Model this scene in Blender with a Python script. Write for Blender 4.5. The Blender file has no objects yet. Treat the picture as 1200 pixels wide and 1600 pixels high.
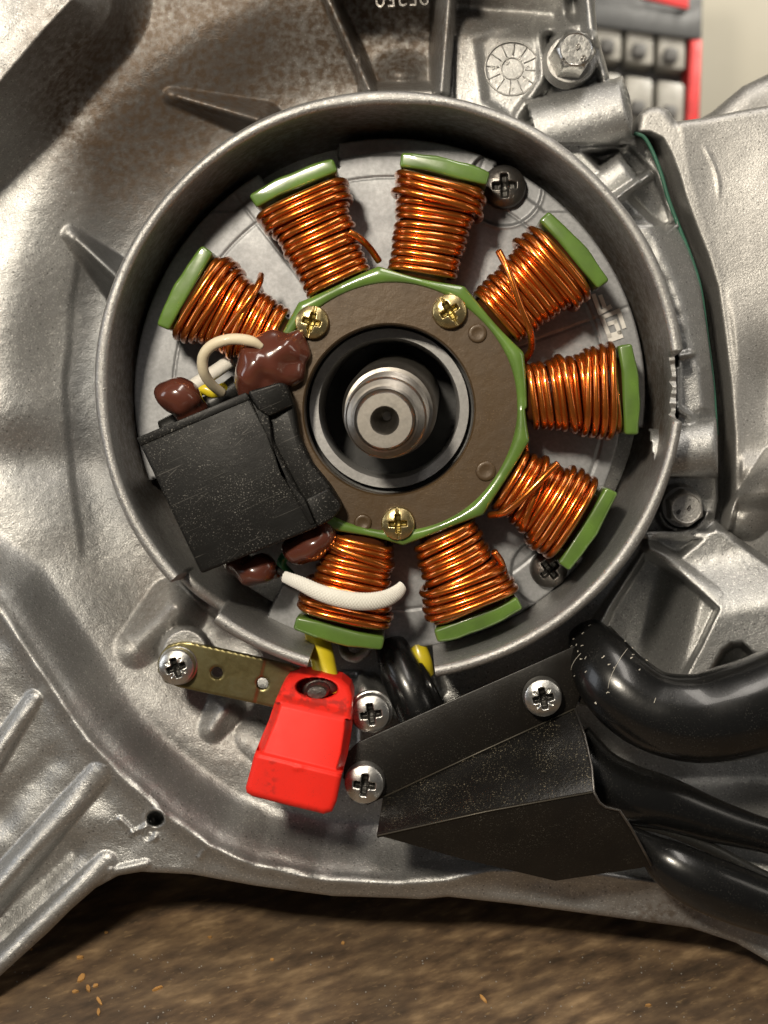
import bpy, bmesh, math, random
import numpy as np
from mathutils import Matrix, Vector

random.seed(7)
rng = np.random.RandomState(7)
SC = bpy.context.scene
# ------------------------------------------------------------------ camera, world, lamps, exposure
S = 0.012            # one modelling unit (u) is 12 mm
D = 22.0             # camera distance in u from the rim plane
VX, VY = 650.0, 640.0
PITCH = math.radians(25)
R3 = Matrix.Rotation(math.radians(90) - PITCH, 3, 'X')
R4 = R3.to_4x4()

cam = bpy.data.cameras.new('camera')
camo = bpy.data.objects.new('camera', cam)
SC.collection.objects.link(camo)
camo.matrix_world = Matrix.Translation(R3 @ Vector((0, 0, D * S))) @ R4
cam.sensor_fit = 'VERTICAL'
cam.sensor_height = 36.0
cam.sensor_width = 27.0
cam.lens = 36.0 * D / 16.0
cam.shift_x = (600 - VX) / 1600.0
cam.shift_y = (VY - 800) / 1600.0
cam.clip_start = 0.01
cam.clip_end = 50
cam.dof.use_dof = True
cam.dof.focus_distance = (D + 0.3) * S
cam.dof.aperture_fstop = 24
SC.camera = camo

SC.view_settings.view_transform = 'Standard'
SC.view_settings.look = 'None'
SC.view_settings.exposure = 0.0
SC.view_settings.gamma = 1.0

world = bpy.data.worlds.new("World")
SC.world = world
world.use_nodes = True
world.node_tree.nodes['Background'].inputs[0].default_value = (0.95, 0.97, 1.0, 1)
world.node_tree.nodes['Background'].inputs[1].default_value = 0.045

def lamp(name, pos, target, size, power, color, size_y=None):
    l = bpy.data.lights.new(name, 'AREA')
    l.energy = power
    l.color = color
    l.size = size * S
    if size_y:
        l.shape = 'RECTANGLE'
        l.size_y = size_y * S
    o = bpy.data.objects.new(name, l)
    SC.collection.objects.link(o)
    p = R3 @ (Vector(pos) * S)
    t = R3 @ (Vector(target) * S)
    o.location = p
    o.rotation_euler = (t - p).to_track_quat('-Z', 'Y').to_euler()
    return o

lamp('work_lamp', (-10, 15, 34), (0, -1, 0), 4, 2.6, (1.0, 0.90, 0.74))
lamp('ceiling_tube', (10, 42, 22), (0, 0, 0), 40, 1.7, (1.0, 0.93, 0.84), 8)
lamp('left_fill', (-45, 6, 18), (0, 0, 0), 14, .55, (0.92, 0.95, 1.0), 26)  # unseen fill added at the left for reflections in the metal
lamp('right_fill', (42, 12, 20), (0, 0, 0), 8, .35, (1.0, 0.92, 0.8), 34)  # unseen fill strip added at the right for metal reflections
lamp('background_fill', (26, 34, -25), (18, 6, -62), 12, 3.0, (1.0, 0.95, 0.84))  # unseen lamp added to brighten the wall and cabinet

# ------------------------------------------------------------------ helpers
def k(z):
    return (D - z) / D / 100.0

def W(px, py, z):
    s = k(z)
    return ((px - VX) * s, -(py - VY) * s, z)

def tag(o, label=None, cat=None, group=None, kind=None):
    if label: o['label'] = label
    if cat: o['category'] = cat
    if group: o['group'] = group
    if kind: o['kind'] = kind
    return o

def thing(name, label, cat, origin, group=None):
    o = bpy.data.objects.new(name, None)
    o.empty_display_size = 0.005
    SC.collection.objects.link(o)
    o.matrix_world = Matrix.Translation(R3 @ (Vector(origin) * S)) @ R4
    o['ox'], o['oy'], o['oz'] = origin
    return tag(o, label, cat, group)

def root_of(o):
    while o.parent: o = o.parent
    return o

def mobj(name, V, F, mat, parent=None, smooth=True, origin=None, sharp=None, mats=None, fm=None, attrs=None):
    """V in camera-frame units; parent gives the frame"""
    V = np.asarray(V, dtype=float)
    if parent is not None:
        r = root_of(parent)
        o3 = np.array([r['ox'], r['oy'], r['oz']])
    else:
        o3 = np.array(origin if origin is not None else V.mean(axis=0))
    me = bpy.data.meshes.new(name)
    me.from_pydata(((V - o3) * S).tolist(), [], [tuple(f) for f in F])
    me.update()
    ob = bpy.data.objects.new(name, me)
    SC.collection.objects.link(ob)
    if mats:
        for m in mats: me.materials.append(m)
        me.polygons.foreach_set('material_index', fm)
    else:
        me.materials.append(mat)
    if smooth:
        me.polygons.foreach_set('use_smooth', [True] * len(me.polygons))
        if sharp:
            me.set_sharp_from_angle(angle=math.radians(sharp))
    if attrs:
        for n_, a in attrs.items():
            at = me.attributes.new(n_, 'FLOAT', 'POINT')
            at.data.foreach_set('value', np.asarray(a, dtype=np.float32))
    if parent is not None:
        ob.parent = parent
    else:
        ob.matrix_world = Matrix.Translation(R3 @ (Vector(o3) * S)) @ R4
        ob['ox'], ob['oy'], ob['oz'] = [float(q) for q in o3]
    return ob

class MB:
    def __init__(s): s.V = []; s.F = []
    def add(s, V, F):
        n = len(s.V)
        s.V.extend([tuple(v) for v in V]); s.F.extend([tuple(i + n for i in f) for f in F])
        return s
    def obj(s, name, mat, parent=None, **kw): return mobj(name, s.V, s.F, mat, parent, **kw)

def tube(P, r, sides=12, closed=False, caps=True, squash=1.0, mod=None):
    P = [np.array(p, float) for p in P]
    n = len(P)
    rr = r if hasattr(r, '__len__') else [r] * n
    T = []
    for i in range(n):
        a = P[(i - 1) % n] if (closed or i > 0) else P[i]
        b = P[(i + 1) % n] if (closed or i < n - 1) else P[i]
        t = b - a
        T.append(t / (np.linalg.norm(t) + 1e-12))
    up = np.array([0, 0, 1.0])
    if abs(T[0] @ up) > .9: up = np.array([1.0, 0, 0])
    N = up - T[0] * (up @ T[0]); N /= np.linalg.norm(N)
    V = []; F = []
    for i in range(n):
        N = N - T[i] * (N @ T[i]); N /= (np.linalg.norm(N) + 1e-12)
        B = np.cross(T[i], N)
        for j in range(sides):
            a = 2 * math.pi * j / sides
            m = mod(i, a) if mod else 1.0
            V.append(P[i] + rr[i] * m * (math.cos(a) * N * squash + math.sin(a) * B))
    m = n if closed else n - 1
    for i in range(m):
        i2 = (i + 1) % n
        for j in range(sides):
            j2 = (j + 1) % sides
            F.append((i * sides + j, i2 * sides + j, i2 * sides + j2, i * sides + j2))
    if caps and not closed:
        F.append(tuple(range(sides))); F.append(tuple(reversed(range((n - 1) * sides, n * sides))))
        F[-2] = tuple(reversed(F[-2])); F[-1] = tuple(reversed(F[-1]))
        F[-2] = tuple(range(sides)); F[-1] = tuple(reversed(range((n - 1) * sides, n * sides)))
    return V, F

def spline(pts, n=10):
    """Catmull-Rom through tuples of any length"""
    P = [np.array(p, float) for p in pts]
    P = [2 * P[0] - P[1]] + P + [2 * P[-1] - P[-2]]
    out = []
    for i in range(1, len(P) - 2):
        for q in range(n):
            t = q / n
            a, b, c, d = P[i - 1], P[i], P[i + 1], P[i + 2]
            out.append(.5 * ((2 * b) + (c - a) * t + (2 * a - 5 * b + 4 * c - d) * t * t + (3 * b - a - 3 * c + d) * t ** 3))
    out.append(P[-2])
    return out

def lathe(prof, cx, cy, seg=64, caps=False, tilt=(0, 0), zref=0.0):
    """prof: (r, z) list; tilt shifts centre with z"""
    V = []; F = []
    for (r, z) in prof:
        x0 = cx + tilt[0] * (z - zref); y0 = cy + tilt[1] * (z - zref)
        for j in range(seg):
            a = 2 * math.pi * j / seg
            V.append((x0 + r * math.cos(a), y0 + r * math.sin(a), z))
    for i in range(len(prof) - 1):
        for j in range(seg):
            j2 = (j + 1) % seg
            F.append((i * seg + j, i * seg + j2, (i + 1) * seg + j2, (i + 1) * seg + j))
    if caps:
        F.append(tuple(range((len(prof) - 1) * seg, len(prof) * seg)))
    return V, F

def prism(poly, z0, z1, bev=0.04, seg=2, px=True, ztop=None):
    """poly in px (at z1) -> bevelled extrusion. ztop optional per-vertex top z"""
    bm = bmesh.new()
    top = []
    for i, p in enumerate(poly):
        zt = ztop[i] if ztop else z1
        w = W(p[0], p[1], zt) if px else (p[0], p[1], zt)
        top.append(bm.verts.new(w))
    bot = [bm.verts.new((v.co.x, v.co.y, z0)) for v in top]
    n = len(poly)
    bm.faces.new(top); bm.faces.new(bot[::-1])
    for i in range(n):
        j = (i + 1) % n
        bm.faces.new((top[j], top[i], bot[i], bot[j]))
    bmesh.ops.recalc_face_normals(bm, faces=bm.faces)
    if bev > 0:
        bmesh.ops.bevel(bm, geom=list(bm.edges), offset=bev, segments=seg, profile=0.5, affect='EDGES', clamp_overlap=True)
    bm.verts.index_update()
    V = [tuple(v.co) for v in bm.verts]; F = [[v.index for v in f.verts] for f in bm.faces]
    bm.free()
    return V, F

# --- numpy fields
def sst(a, b, x):
    t = np.clip((x - a) / (b - a), 0, 1)
    return t * t * (3 - 2 * t)

_G = rng.rand(256, 256)
def vnoise(X, Y, s):
    x = X / s + 1000; y = Y / s + 1000
    xi = np.floor(x).astype(int); yi = np.floor(y).astype(int)
    fx = x - xi; fy = y - yi
    fx = fx * fx * (3 - 2 * fx); fy = fy * fy * (3 - 2 * fy)
    g = lambda a, b: _G[a % 256, b % 256]
    return (g(xi, yi) * (1 - fx) * (1 - fy) + g(xi + 1, yi) * fx * (1 - fy) + g(xi, yi + 1) * (1 - fx) * fy + g(xi + 1, yi + 1) * fx * fy) * 2 - 1

def fbm(X, Y, s, o=3):
    r = 0; a = 1.0
    for i in range(o):
        r = r + a * vnoise(X + 37 * i, Y + 91 * i, s); s *= .5; a *= .5
    return r

def segd(X, Y, a, b):
    ax, ay = a; bx, by = b
    dx, dy = bx - ax, by - ay
    t = np.clip(((X - ax) * dx + (Y - ay) * dy) / (dx * dx + dy * dy + 1e-9), 0, 1)
    return np.hypot(X - ax - t * dx, Y - ay - t * dy), t

def polysd(poly):
    """signed distance, positive inside"""
    def f(X, Y):
        d = np.full(X.shape, 1e9); ins = np.zeros(X.shape, bool)
        n = len(poly)
        for i in range(n):
            a = poly[i]; b = poly[(i + 1) % n]
            q, _ = segd(X, Y, a, b)
            d = np.minimum(d, q)
            c = ((a[1] > Y) != (b[1] > Y)) & (X < (b[0] - a[0]) * (Y - a[1]) / ((b[1] - a[1]) if b[1] != a[1] else 1e-9) + a[0])
            ins ^= c
        return np.where(ins, d, -d)
    return f

def rib(z, X, Y, a, b, r0, r1, h0, h1, p=0.75):
    d, t = segd(X, Y, a, b)
    r = r0 + (r1 - r0) * t; h = h0 + (h1 - h0) * t
    q = np.clip(1 - (d / r) ** 2, 0, 1) ** p
    return z + h * q

def cyl(z, X, Y, a, b, r, zc):
    """half cylinder lying in the surface, flat ends"""
    ax, ay = a; bx, by = b
    L = math.hypot(bx - ax, by - ay); ux, uy = (bx - ax) / L, (by - ay) / L
    s = (X - ax) * ux + (Y - ay) * uy; d = np.abs(-(X - ax) * uy + (Y - ay) * ux)
    h = zc + np.sqrt(np.clip(r * r - d * d, 0, None)) / 100 - .12 * sst(L - 10, L, s) * 1.0
    return np.where((d < r) & (s > 0) & (s < L), np.maximum(z, h), z)

def relief(sd, hf, bbox, step, zback):
    x0, y0, x1, y1 = bbox
    nx = int((x1 - x0) / step) + 1; ny = int((y1 - y0) / step) + 1
    gx = x0 + np.arange(nx) * step; gy = y0 + np.arange(ny) * step
    X, Y = np.meshgrid(gx, gy)
    d = sd(X, Y)
    ins = d > 0
    for it in range(2):
        out = d < 0
        near = out & (d > -2.2 * step)
        e = 0.5
        gxx = (sd(X + e, Y) - sd(X - e, Y)) / (2 * e); gyy = (sd(X, Y + e) - sd(X, Y - e)) / (2 * e)
        gn = np.hypot(gxx, gyy) + 1e-9
        dd = np.where(near, -d, 0)
        X = X + dd * gxx / gn; Y = Y + dd * gyy / gn
        d = sd(X, Y)
    Z = hf(X, Y, d)
    s = (D - Z) / D / 100.0
    VV = np.stack([(X - VX) * s, -(Y - VY) * s, Z], -1).reshape(-1, 3)
    cell = ins[:-1, :-1] | ins[1:, :-1] | ins[:-1, 1:] | ins[1:, 1:]
    ii, jj = np.nonzero(cell)
    a = ii * nx + jj
    F = np.stack([a, a + nx, a + nx + 1, a + 1], -1)
    used = np.unique(F)
    mp = -np.ones(nx * ny, int); mp[used] = np.arange(len(used))
    F = mp[F]; V = VV[used]
    # boundary edges
    E = np.concatenate([F[:, [0, 1]], F[:, [1, 2]], F[:, [2, 3]], F[:, [3, 0]]])
    key = {}
    lo = np.minimum(E[:, 0], E[:, 1]).astype(np.int64); hi = np.maximum(E[:, 0], E[:, 1]).astype(np.int64)
    K = lo * (len(V) + 1) + hi
    u, idx, cnt = np.unique(K, return_index=True, return_counts=True)
    B = E[idx[cnt == 1]]
    bv = np.unique(B); n0 = len(V)
    m2 = {int(v): n0 + i for i, v in enumerate(bv)}
    SK = V[bv].copy(); SK[:, 2] = zback if not callable(zback) else zback(SK)
    V2 = np.concatenate([V, SK])
    FF = F.tolist() + [[int(b), int(a_), m2[int(a_)], m2[int(b)]] for a_, b in B]
    px = X.reshape(-1)[used]; py = Y.reshape(-1)[used]
    px = np.concatenate([px, px[bv]]); py = np.concatenate([py, py[bv]])
    return V2, FF, px, py

def rnd(d, R):
    """edge rounding drop for depth d px inside, radius R px -> units"""
    t = 1 - np.clip(d / R, 0, 1)
    return R / 100 * (1 - np.sqrt(np.clip(1 - t * t, 0, 1)))

# ------------------------------------------------------------------ materials
def nmat(name):
    m = bpy.data.materials.new(name); m.use_nodes = True
    nt = m.node_tree
    b = nt.nodes['Principled BSDF']
    tc = nt.nodes.new('ShaderNodeTexCoord')
    mp = nt.nodes.new('ShaderNodeMapping')
    mp.inputs['Scale'].default_value = (1 / S,) * 3
    nt.links.new(tc.outputs['Object'], mp.inputs['Vector'])
    return m, nt, b, mp

def noise(nt, vec, scale, detail=3, rough=.55):
    n = nt.nodes.new('ShaderNodeTexNoise')
    n.inputs['Scale'].default_value = scale; n.inputs['Detail'].default_value = detail; n.inputs['Roughness'].default_value = rough
    nt.links.new(vec, n.inputs['Vector'])
    return n

def ramp(nt, src, stops):
    r = nt.nodes.new('ShaderNodeValToRGB')
    e = r.color_ramp.elements
    while len(e) < len(stops): e.new(.5)
    for i, (p, c) in enumerate(stops):
        e[i].position = p
        e[i].color = (c[0], c[1], c[2], 1) if hasattr(c, '__len__') else (c, c, c, 1)
    nt.links.new(src, r.inputs[0])
    return r

def mixc(nt, fac, a, b, mode='MIX'):
    m = nt.nodes.new('ShaderNodeMix'); m.data_type = 'RGBA'; m.blend_type = mode
    if hasattr(fac, 'is_linked'): nt.links.new(fac, m.inputs[0])
    else: m.inputs[0].default_value = fac
    for s_, v in ((6, a), (7, b)):
        if hasattr(v, 'is_linked'): nt.links.new(v, m.inputs[s_])
        else: m.inputs[s_].default_value = (*v, 1)
    return m.outputs[2]

def bump(nt, b, srcs):
    prev = None
    for (src, strength, dist) in srcs:
        n = nt.nodes.new('ShaderNodeBump')
        n.inputs['Strength'].default_value = strength
        n.inputs['Distance'].default_value = dist * S
        nt.links.new(src, n.inputs['Height'])
        if prev: nt.links.new(prev, n.inputs['Normal'])
        prev = n.outputs['Normal']
    nt.links.new(prev, b.inputs['Normal'])

def metal(name, col, col2, metallic=.9, rough=(.35, .55), gscale=22, gstr=.5, gdist=.03, stain_shade=False, spots=True, big=1.2, big3=1.0, glit=0):
    m, nt, b, mp = nmat(name)
    v = mp.outputs[0]
    n1 = noise(nt, v, big, 5, .6); n2 = noise(nt, v, gscale, 4, .65); n3 = noise(nt, v, gscale * .25, 3)
    c = mixc(nt, ramp(nt, n1.outputs[0], [(.35, 0), (.65, 1)]).outputs[0], col, col2)
    c = mixc(nt, ramp(nt, n2.outputs[0], [(.40, .55), (.62, 0)]).outputs[0], c, tuple(q * .62 for q in col))
    if glit:
        vo = nt.nodes.new('ShaderNodeTexVoronoi'); vo.inputs['Scale'].default_value = 48; nt.links.new(v, vo.inputs['Vector'])
        sx = nt.nodes.new('ShaderNodeSeparateColor'); nt.links.new(vo.outputs['Color'], sx.inputs[0])
        c = mixc(nt, ramp(nt, sx.outputs[0], [(.88, 0), (.97, glit)]).outputs[0], c, (.95, .93, .90))  # grain sparkle painted into the colour as bright cells
        vp = nt.nodes.new('ShaderNodeTexVoronoi'); vp.inputs['Scale'].default_value = 9; nt.links.new(v, vp.inputs['Vector'])
        pitr = ramp(nt, vp.outputs['Distance'], [(.08, 1), (.20, 0)])
        c = mixc(nt, pitr.outputs[0], c, tuple(q * .45 for q in col))
    if stain_shade:
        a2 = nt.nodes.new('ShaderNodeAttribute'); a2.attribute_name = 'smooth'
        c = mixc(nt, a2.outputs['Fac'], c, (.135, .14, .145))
        at = nt.nodes.new('ShaderNodeAttribute'); at.attribute_name = 'stain_shade'  # mask for brown stains and for shade painted into the colour
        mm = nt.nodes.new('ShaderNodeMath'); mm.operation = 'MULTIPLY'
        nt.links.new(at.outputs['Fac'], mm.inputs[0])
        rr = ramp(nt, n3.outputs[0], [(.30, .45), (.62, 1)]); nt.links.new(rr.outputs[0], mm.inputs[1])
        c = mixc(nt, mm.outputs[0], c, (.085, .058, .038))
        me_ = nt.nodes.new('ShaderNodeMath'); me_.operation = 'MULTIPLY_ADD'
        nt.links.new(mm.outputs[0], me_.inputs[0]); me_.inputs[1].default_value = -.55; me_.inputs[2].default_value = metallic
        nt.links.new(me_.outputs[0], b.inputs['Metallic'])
    else:
        b.inputs['Metallic'].default_value = metallic
    nt.links.new(c, b.inputs['Base Color'])
    nt.links.new(ramp(nt, n1.outputs[0], [(.3, rough[0]), (.7, rough[1])]).outputs[0], b.inputs['Roughness'])
    bs = [(n3.outputs[0], .25, gdist * big3), (n2.outputs[0], gstr, gdist)]
    bump(nt, b, bs)
    return m

def plastic(name, col, rough=.4, coat=0, dust=0, dustcol=(.35, .32, .26), bs=(30, .15, .01), metallic=0.0, var=.7, scr=False, spec=.5):
    m, nt, b, mp = nmat(name)
    v = mp.outputs[0]
    n1 = noise(nt, v, 1.5, 5)
    c = mixc(nt, ramp(nt, n1.outputs[0], [(.35, 0), (.65, 1)]).outputs[0], col, tuple(q * var for q in col))
    r0 = rough
    if dust:
        n4 = noise(nt, v, 42, 2, .5); n5 = noise(nt, v, 2.2, 2)
        f = nt.nodes.new('ShaderNodeMath'); f.operation = 'MULTIPLY'
        nt.links.new(ramp(nt, n4.outputs[0], [(.60, 0), (.70, 1)]).outputs[0], f.inputs[0])
        nt.links.new(ramp(nt, n5.outputs[0], [(.35, 0), (.65, dust)]).outputs[0], f.inputs[1])
        c = mixc(nt, f.outputs[0], c, dustcol)
    if scr:
        for k_, (rot, sc_, th) in enumerate([(-.42, (.9, 34, 1), .68), (-.75, (1.6, 30, 1), .72)]):
            mp1 = nt.nodes.new('ShaderNodeMapping'); mp1.inputs['Rotation'].default_value = (0, 0, rot); nt.links.new(v, mp1.inputs[0])
            mp2 = nt.nodes.new('ShaderNodeMapping'); mp2.inputs['Scale'].default_value = sc_
            nt.links.new(mp1.outputs[0], mp2.inputs[0])
            n6 = noise(nt, mp2.outputs[0], 1.0, 2)
            c = mixc(nt, ramp(nt, n6.outputs[0], [(th - .02, 0), (th + .03, .22)]).outputs[0], c, dustcol)
    nt.links.new(c, b.inputs['Base Color'])
    b.inputs['Metallic'].default_value = metallic
    nt.links.new(ramp(nt, n1.outputs[0], [(.3, r0 * .8), (.7, min(1, r0 * 1.25))]).outputs[0], b.inputs['Roughness'])
    b.inputs['Coat Weight'].default_value = coat
    b.inputs['Coat Roughness'].default_value = .06
    b.inputs['Specular IOR Level'].default_value = spec
    n2 = noise(nt, v, bs[0], 3)
    n3 = noise(nt, v, max(1.5, bs[0] * .12), 2)
    bump(nt, b, [(n3.outputs[0], bs[1], bs[2] * 3), (n2.outputs[0], bs[1], bs[2])])
    return m

M_cast = metal('cast_aluminium', (.47, .47, .46), (.41, .41, .405), .88, (.38, .50), 34, .6, .016, stain_shade=True, big3=.15, glit=.4)
M_cast2 = metal('cast_aluminium_pale', (.46, .45, .43), (.41, .40, .385), .82, (.42, .54), 30, .55, .014, big3=.12, glit=.25)
M_rim = metal('cast_rim', (.25, .235, .205), (.18, .165, .145), .88, (.36, .5), 34, .8, .018, big3=.4)
M_plate = metal('machined_aluminium', (.31, .315, .325), (.25, .255, .265), .6, (.48, .58), 14, .06, .006, big=1.6)
M_steel = metal('turned_steel', (.36, .335, .30), (.24, .22, .195), 1.0, (.34, .46), 12, .1, .006, big=4, big3=.3)
M_lip = metal('seal_lip', (.34, .335, .33), (.28, .275, .27), .4, (.45, .55), 20, .1, .01)
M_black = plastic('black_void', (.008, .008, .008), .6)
M_brownplate = plastic('brown_lamination', (.070, .043, .020), .42, .05, .35, (.26, .18, .10), (50, .35, .005), .15, .8, spec=.4)
M_green = plastic('green_enamel', (.11, .20, .035), .30, .8, 0, bs=(5, .3, .008), var=.65)
M_copper = plastic('enamelled_copper', (.68, .185, .026), .25, .7, 0, bs=(14, .25, .01), metallic=.9, var=.75)
M_copperdark = plastic('varnished_core', (.09, .025, .008), .3, .5, 0, bs=(14, .4, .02), metallic=.4)
M_zinc = metal('zinc_screw', (.66, .65, .62), (.48, .47, .45), .95, (.22, .4), 12, .3, .015, big=3)
M_gold = metal('yellow_zinc', (.66, .52, .24), (.44, .36, .20), .95, (.2, .36), 12, .3, .015, big=4)
M_olive = metal('olive_zinc', (.24, .20, .085), (.17, .155, .08), .85, (.3, .42), 9, .25, .01, big=2)
M_darkscrew = metal('dark_screw', (.20, .185, .17), (.12, .115, .11), .9, (.3, .45), 14, .4, .02, big=4)
M_box = plastic('black_potting', (.007, .0068, .0062), .46, 0, .8, (.20, .19, .17), (34, .3, .005), scr=True, spec=.22)
M_resin = plastic('brown_resin', (.095, .028, .017), .22, .8, 0, bs=(3, .3, .012), var=.75)
M_cream = plastic('cream_sleeve', (.62, .54, .38), .5, .1, .2, (.15, .12, .08), (18, .3, .01), var=.85)
M_white = plastic('white_braid', (.66, .64, .58), .7, 0, .25, (.2, .18, .15), (40, .3, .01), var=.9)
M_yellow = plastic('yellow_insulation', (.62, .50, .02), .35, .3, 0, bs=(10, .2, .01), var=.8)
M_greenwire = plastic('green_insulation', (.01, .22, .09), .3, .3)
M_red = plastic('red_plastic', (.80, .024, .014), .5, 0, .35, (.10, .02, .012), (36, .12, .003), var=.88, spec=.28)
nt_r = M_red.node_tree; bb = nt_r.nodes['Principled BSDF']
ga = nt_r.nodes.new('ShaderNodeAttribute'); ga.attribute_name = 'grime'
old = bb.inputs['Base Color'].links[0].from_socket
nt_r.links.new(mixc(nt_r, ga.outputs['Fac'], old, (.07, .02, .015)), bb.inputs['Base Color'])
M_guard = plastic('black_painted_steel', (.006, .0055, .005), .36, .05, .8, (.22, .19, .13), (34, .6, .008), spec=.3)
M_guardc = plastic('black_smooth_steel', (.010, .0085, .007), .36, 0, .12, bs=(24, .3, .006), spec=.25)
M_hose = plastic('black_vinyl', (.006, .006, .006), .26, .2, .07, (.4, .38, .33), (16, .15, .006), spec=.4)
M_gasket = plastic('green_gasket', (.02, .10, .06), .5, 0, 0)
M_fold = plastic('worn_paint_edge', (.075, .066, .05), .45, metallic=.5)
M_recess = plastic('screw_recess', (.05, .047, .042), .4, metallic=.6)  # darker tone set on faces sunk in the screw drive
M_goldrecess = plastic('gold_recess', (.22, .16, .04), .35, metallic=.8)
M_grey = plastic('pale_marking', (.80, .78, .74), .6)
M_rubber = plastic('black_rubber', (.014, .014, .013), .45, 0, .2, bs=(10, .2, .01))

# ------------------------------------------------------------------ the setting: bench, wall
def bench_plane():
    n = Vector((0, math.cos(PITCH), math.sin(PITCH))); c = -9.5
    u = Vector((1, 0, 0)); w = n.cross(u)
    p0 = n * c
    V = []; F = []
    nx, ny = 60, 60
    for i in range(ny + 1):
        for j in range(nx + 1):
            q = p0 + u * (-45 + 90 * j / nx) + w * (-55 + 75 * i / ny)
            V.append(tuple(q))
    for i in range(ny):
        for j in range(nx):
            a = i * (nx + 1) + j
            F.append((a, a + 1, a + nx + 2, a + nx + 1))
    m, nt, b, mp = nmat('worn_bench_wood')
    # grain runs in the bench plane: rotate object coordinates into it
    mp.inputs['Rotation'].default_value = (PITCH, 0, 0)
    v = mp.outputs[0]
    r2 = nt.nodes.new('ShaderNodeMapping'); r2.inputs['Rotation'].default_value = (0, math.radians(-28), 0) ; nt.links.new(v, r2.inputs[0])
    r3 = nt.nodes.new('ShaderNodeMapping'); r3.inputs['Scale'].default_value = (.055, 1.7, 2.1); nt.links.new(r2.outputs[0], r3.inputs[0])
    g1 = noise(nt, r3.outputs[0], 2.2, 6, .55); g2 = noise(nt, v, .55, 4, .6); g3 = noise(nt, r3.outputs[0], 7, 4, .6)
    c = ramp(nt, g1.outputs[0], [(.30, (.045, .029, .017)), (.46, (.115, .072, .040)), (.58, (.185, .120, .064)), (.74, (.34, .23, .125))]).outputs[0]
    c = mixc(nt, ramp(nt, g2.outputs[0], [(.36, .65), (.66, 0)]).outputs[0], c, (.050, .036, .025))
    c = mixc(nt, ramp(nt, g3.outputs[0], [(.60, 0), (.72, .5)]).outputs[0], c, (.30, .20, .10))
    nt.links.new(c, b.inputs['Base Color'])
    b.inputs['Roughness'].default_value = .55
    bump(nt, b, [(g1.outputs[0], .2, .03), (g3.outputs[0], .2, .01)])
    o = mobj('workbench', V, F, m, origin=tuple(p0))
    tag(o, 'dark worn wooden bench top under the engine', None, None, 'structure')
    return n, -9.5
BN, BC = bench_plane()

def bench_pt(px, py):
    # point on the bench seen at pixel
    d = Vector(((px - VX) / 100 / D, -(py - VY) / 100 / D, -1)) ; o = Vector((0, 0, D))
    t = (BC - BN.dot(o)) / BN.dot(d)
    return o + d * t

mb = MB()
def chip(px, py, L, wd, ang):
    p = bench_pt(px, py)
    u = Vector((1, 0, 0)); w = BN.cross(u)
    a = u * math.cos(ang) + w * math.sin(ang); c_ = BN.cross(a)
    n = 7; top = []
    for i in range(n):
        t = 2 * math.pi * i / n
        r1 = L * (0.6 + .4 * random.random()); r2 = wd * (.5 + .5 * random.random())
        top.append(p + a * math.cos(t) * r1 + c_ * math.sin(t) * r2)
    V = [tuple(q + BN * min(L, .03 + .05 * random.random()) * .6) for q in top] + [tuple(q - BN * .01) for q in top]
    F = [tuple(range(n))] + [(i, i + n, (i + 1) % n + n, (i + 1) % n) for i in range(n)]
    mb.add(V, F)
for (x, y, L, w_, a) in [(125, 1497, .09, .05, .3), (128, 1528, .13, .08, 1.2), (138, 1545, .10, .04, 2.0), (118, 1550, .07, .04, 0), (155, 1565, .12, .03, 2.2), (154, 1582, .09, .03, 1.8),
                         (166, 1458, .05, .03, .2), (328, 1465, .05, .03, 0), (247, 1546, .12, .03, .5), (48, 1484, .04, .03, 0), (755, 1562, .11, .03, 2.1), (1012, 1572, .06, .03, 0),
                         (536, 1474, .04, .04, 0), (425, 1500, .04, .03, 0), (150, 1541, .07, .03, .5)]:
    chip(x, y, L, w_, a)
M_chip = plastic('pale_splinter', (.46, .24, .07), .7)
o = mb.obj('wood_splinters', M_chip, smooth=False)
tag(o, 'pale orange wood splinters scattered on the dark bench', None, None, 'stuff')
mb = MB()
for i in range(260):
    x = random.uniform(-100, 1300); y = random.uniform(1480, 1640)
    r_ = random.uniform(.006, .018)
    chip(x, y, r_, r_, 0)
o = mb.obj('bench_dust', plastic('grey_dust', (.30, .28, .25), .5), smooth=False)
tag(o, 'fine pale specks of dust on the bench', None, None, 'stuff')

# back wall (vertical in the room)
up = Vector((0, math.cos(PITCH), math.sin(PITCH))); ri = Vector((1, 0, 0)); fw = up.cross(ri)  # away from camera
def roomp(x, y, d):   # x right, y up (room), d away from camera, through the point on the axis
    return Vector((0, 0, 0)) + ri * x + up * y + (-fw if fw.z > 0 else fw) * d
V = [tuple(roomp(x, y, 70)) for (x, y) in ((-90, -60), (110, -60), (110, 70), (-90, 70))]
m, nt, b, mp = nmat('cream_wall_paint')
n1 = noise(nt, mp.outputs[0], .08, 4)
nt.links.new(ramp(nt, n1.outputs[0], [(.3, (.66, .61, .50)), (.7, (.74, .69, .58))]).outputs[0], b.inputs['Base Color'])
b.inputs['Roughness'].default_value = .7
o = mobj('back_wall', V, [(0, 1, 2, 3)], m, smooth=False)
tag(o, 'cream painted workshop wall far behind the engine', None, None, 'structure')

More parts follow.
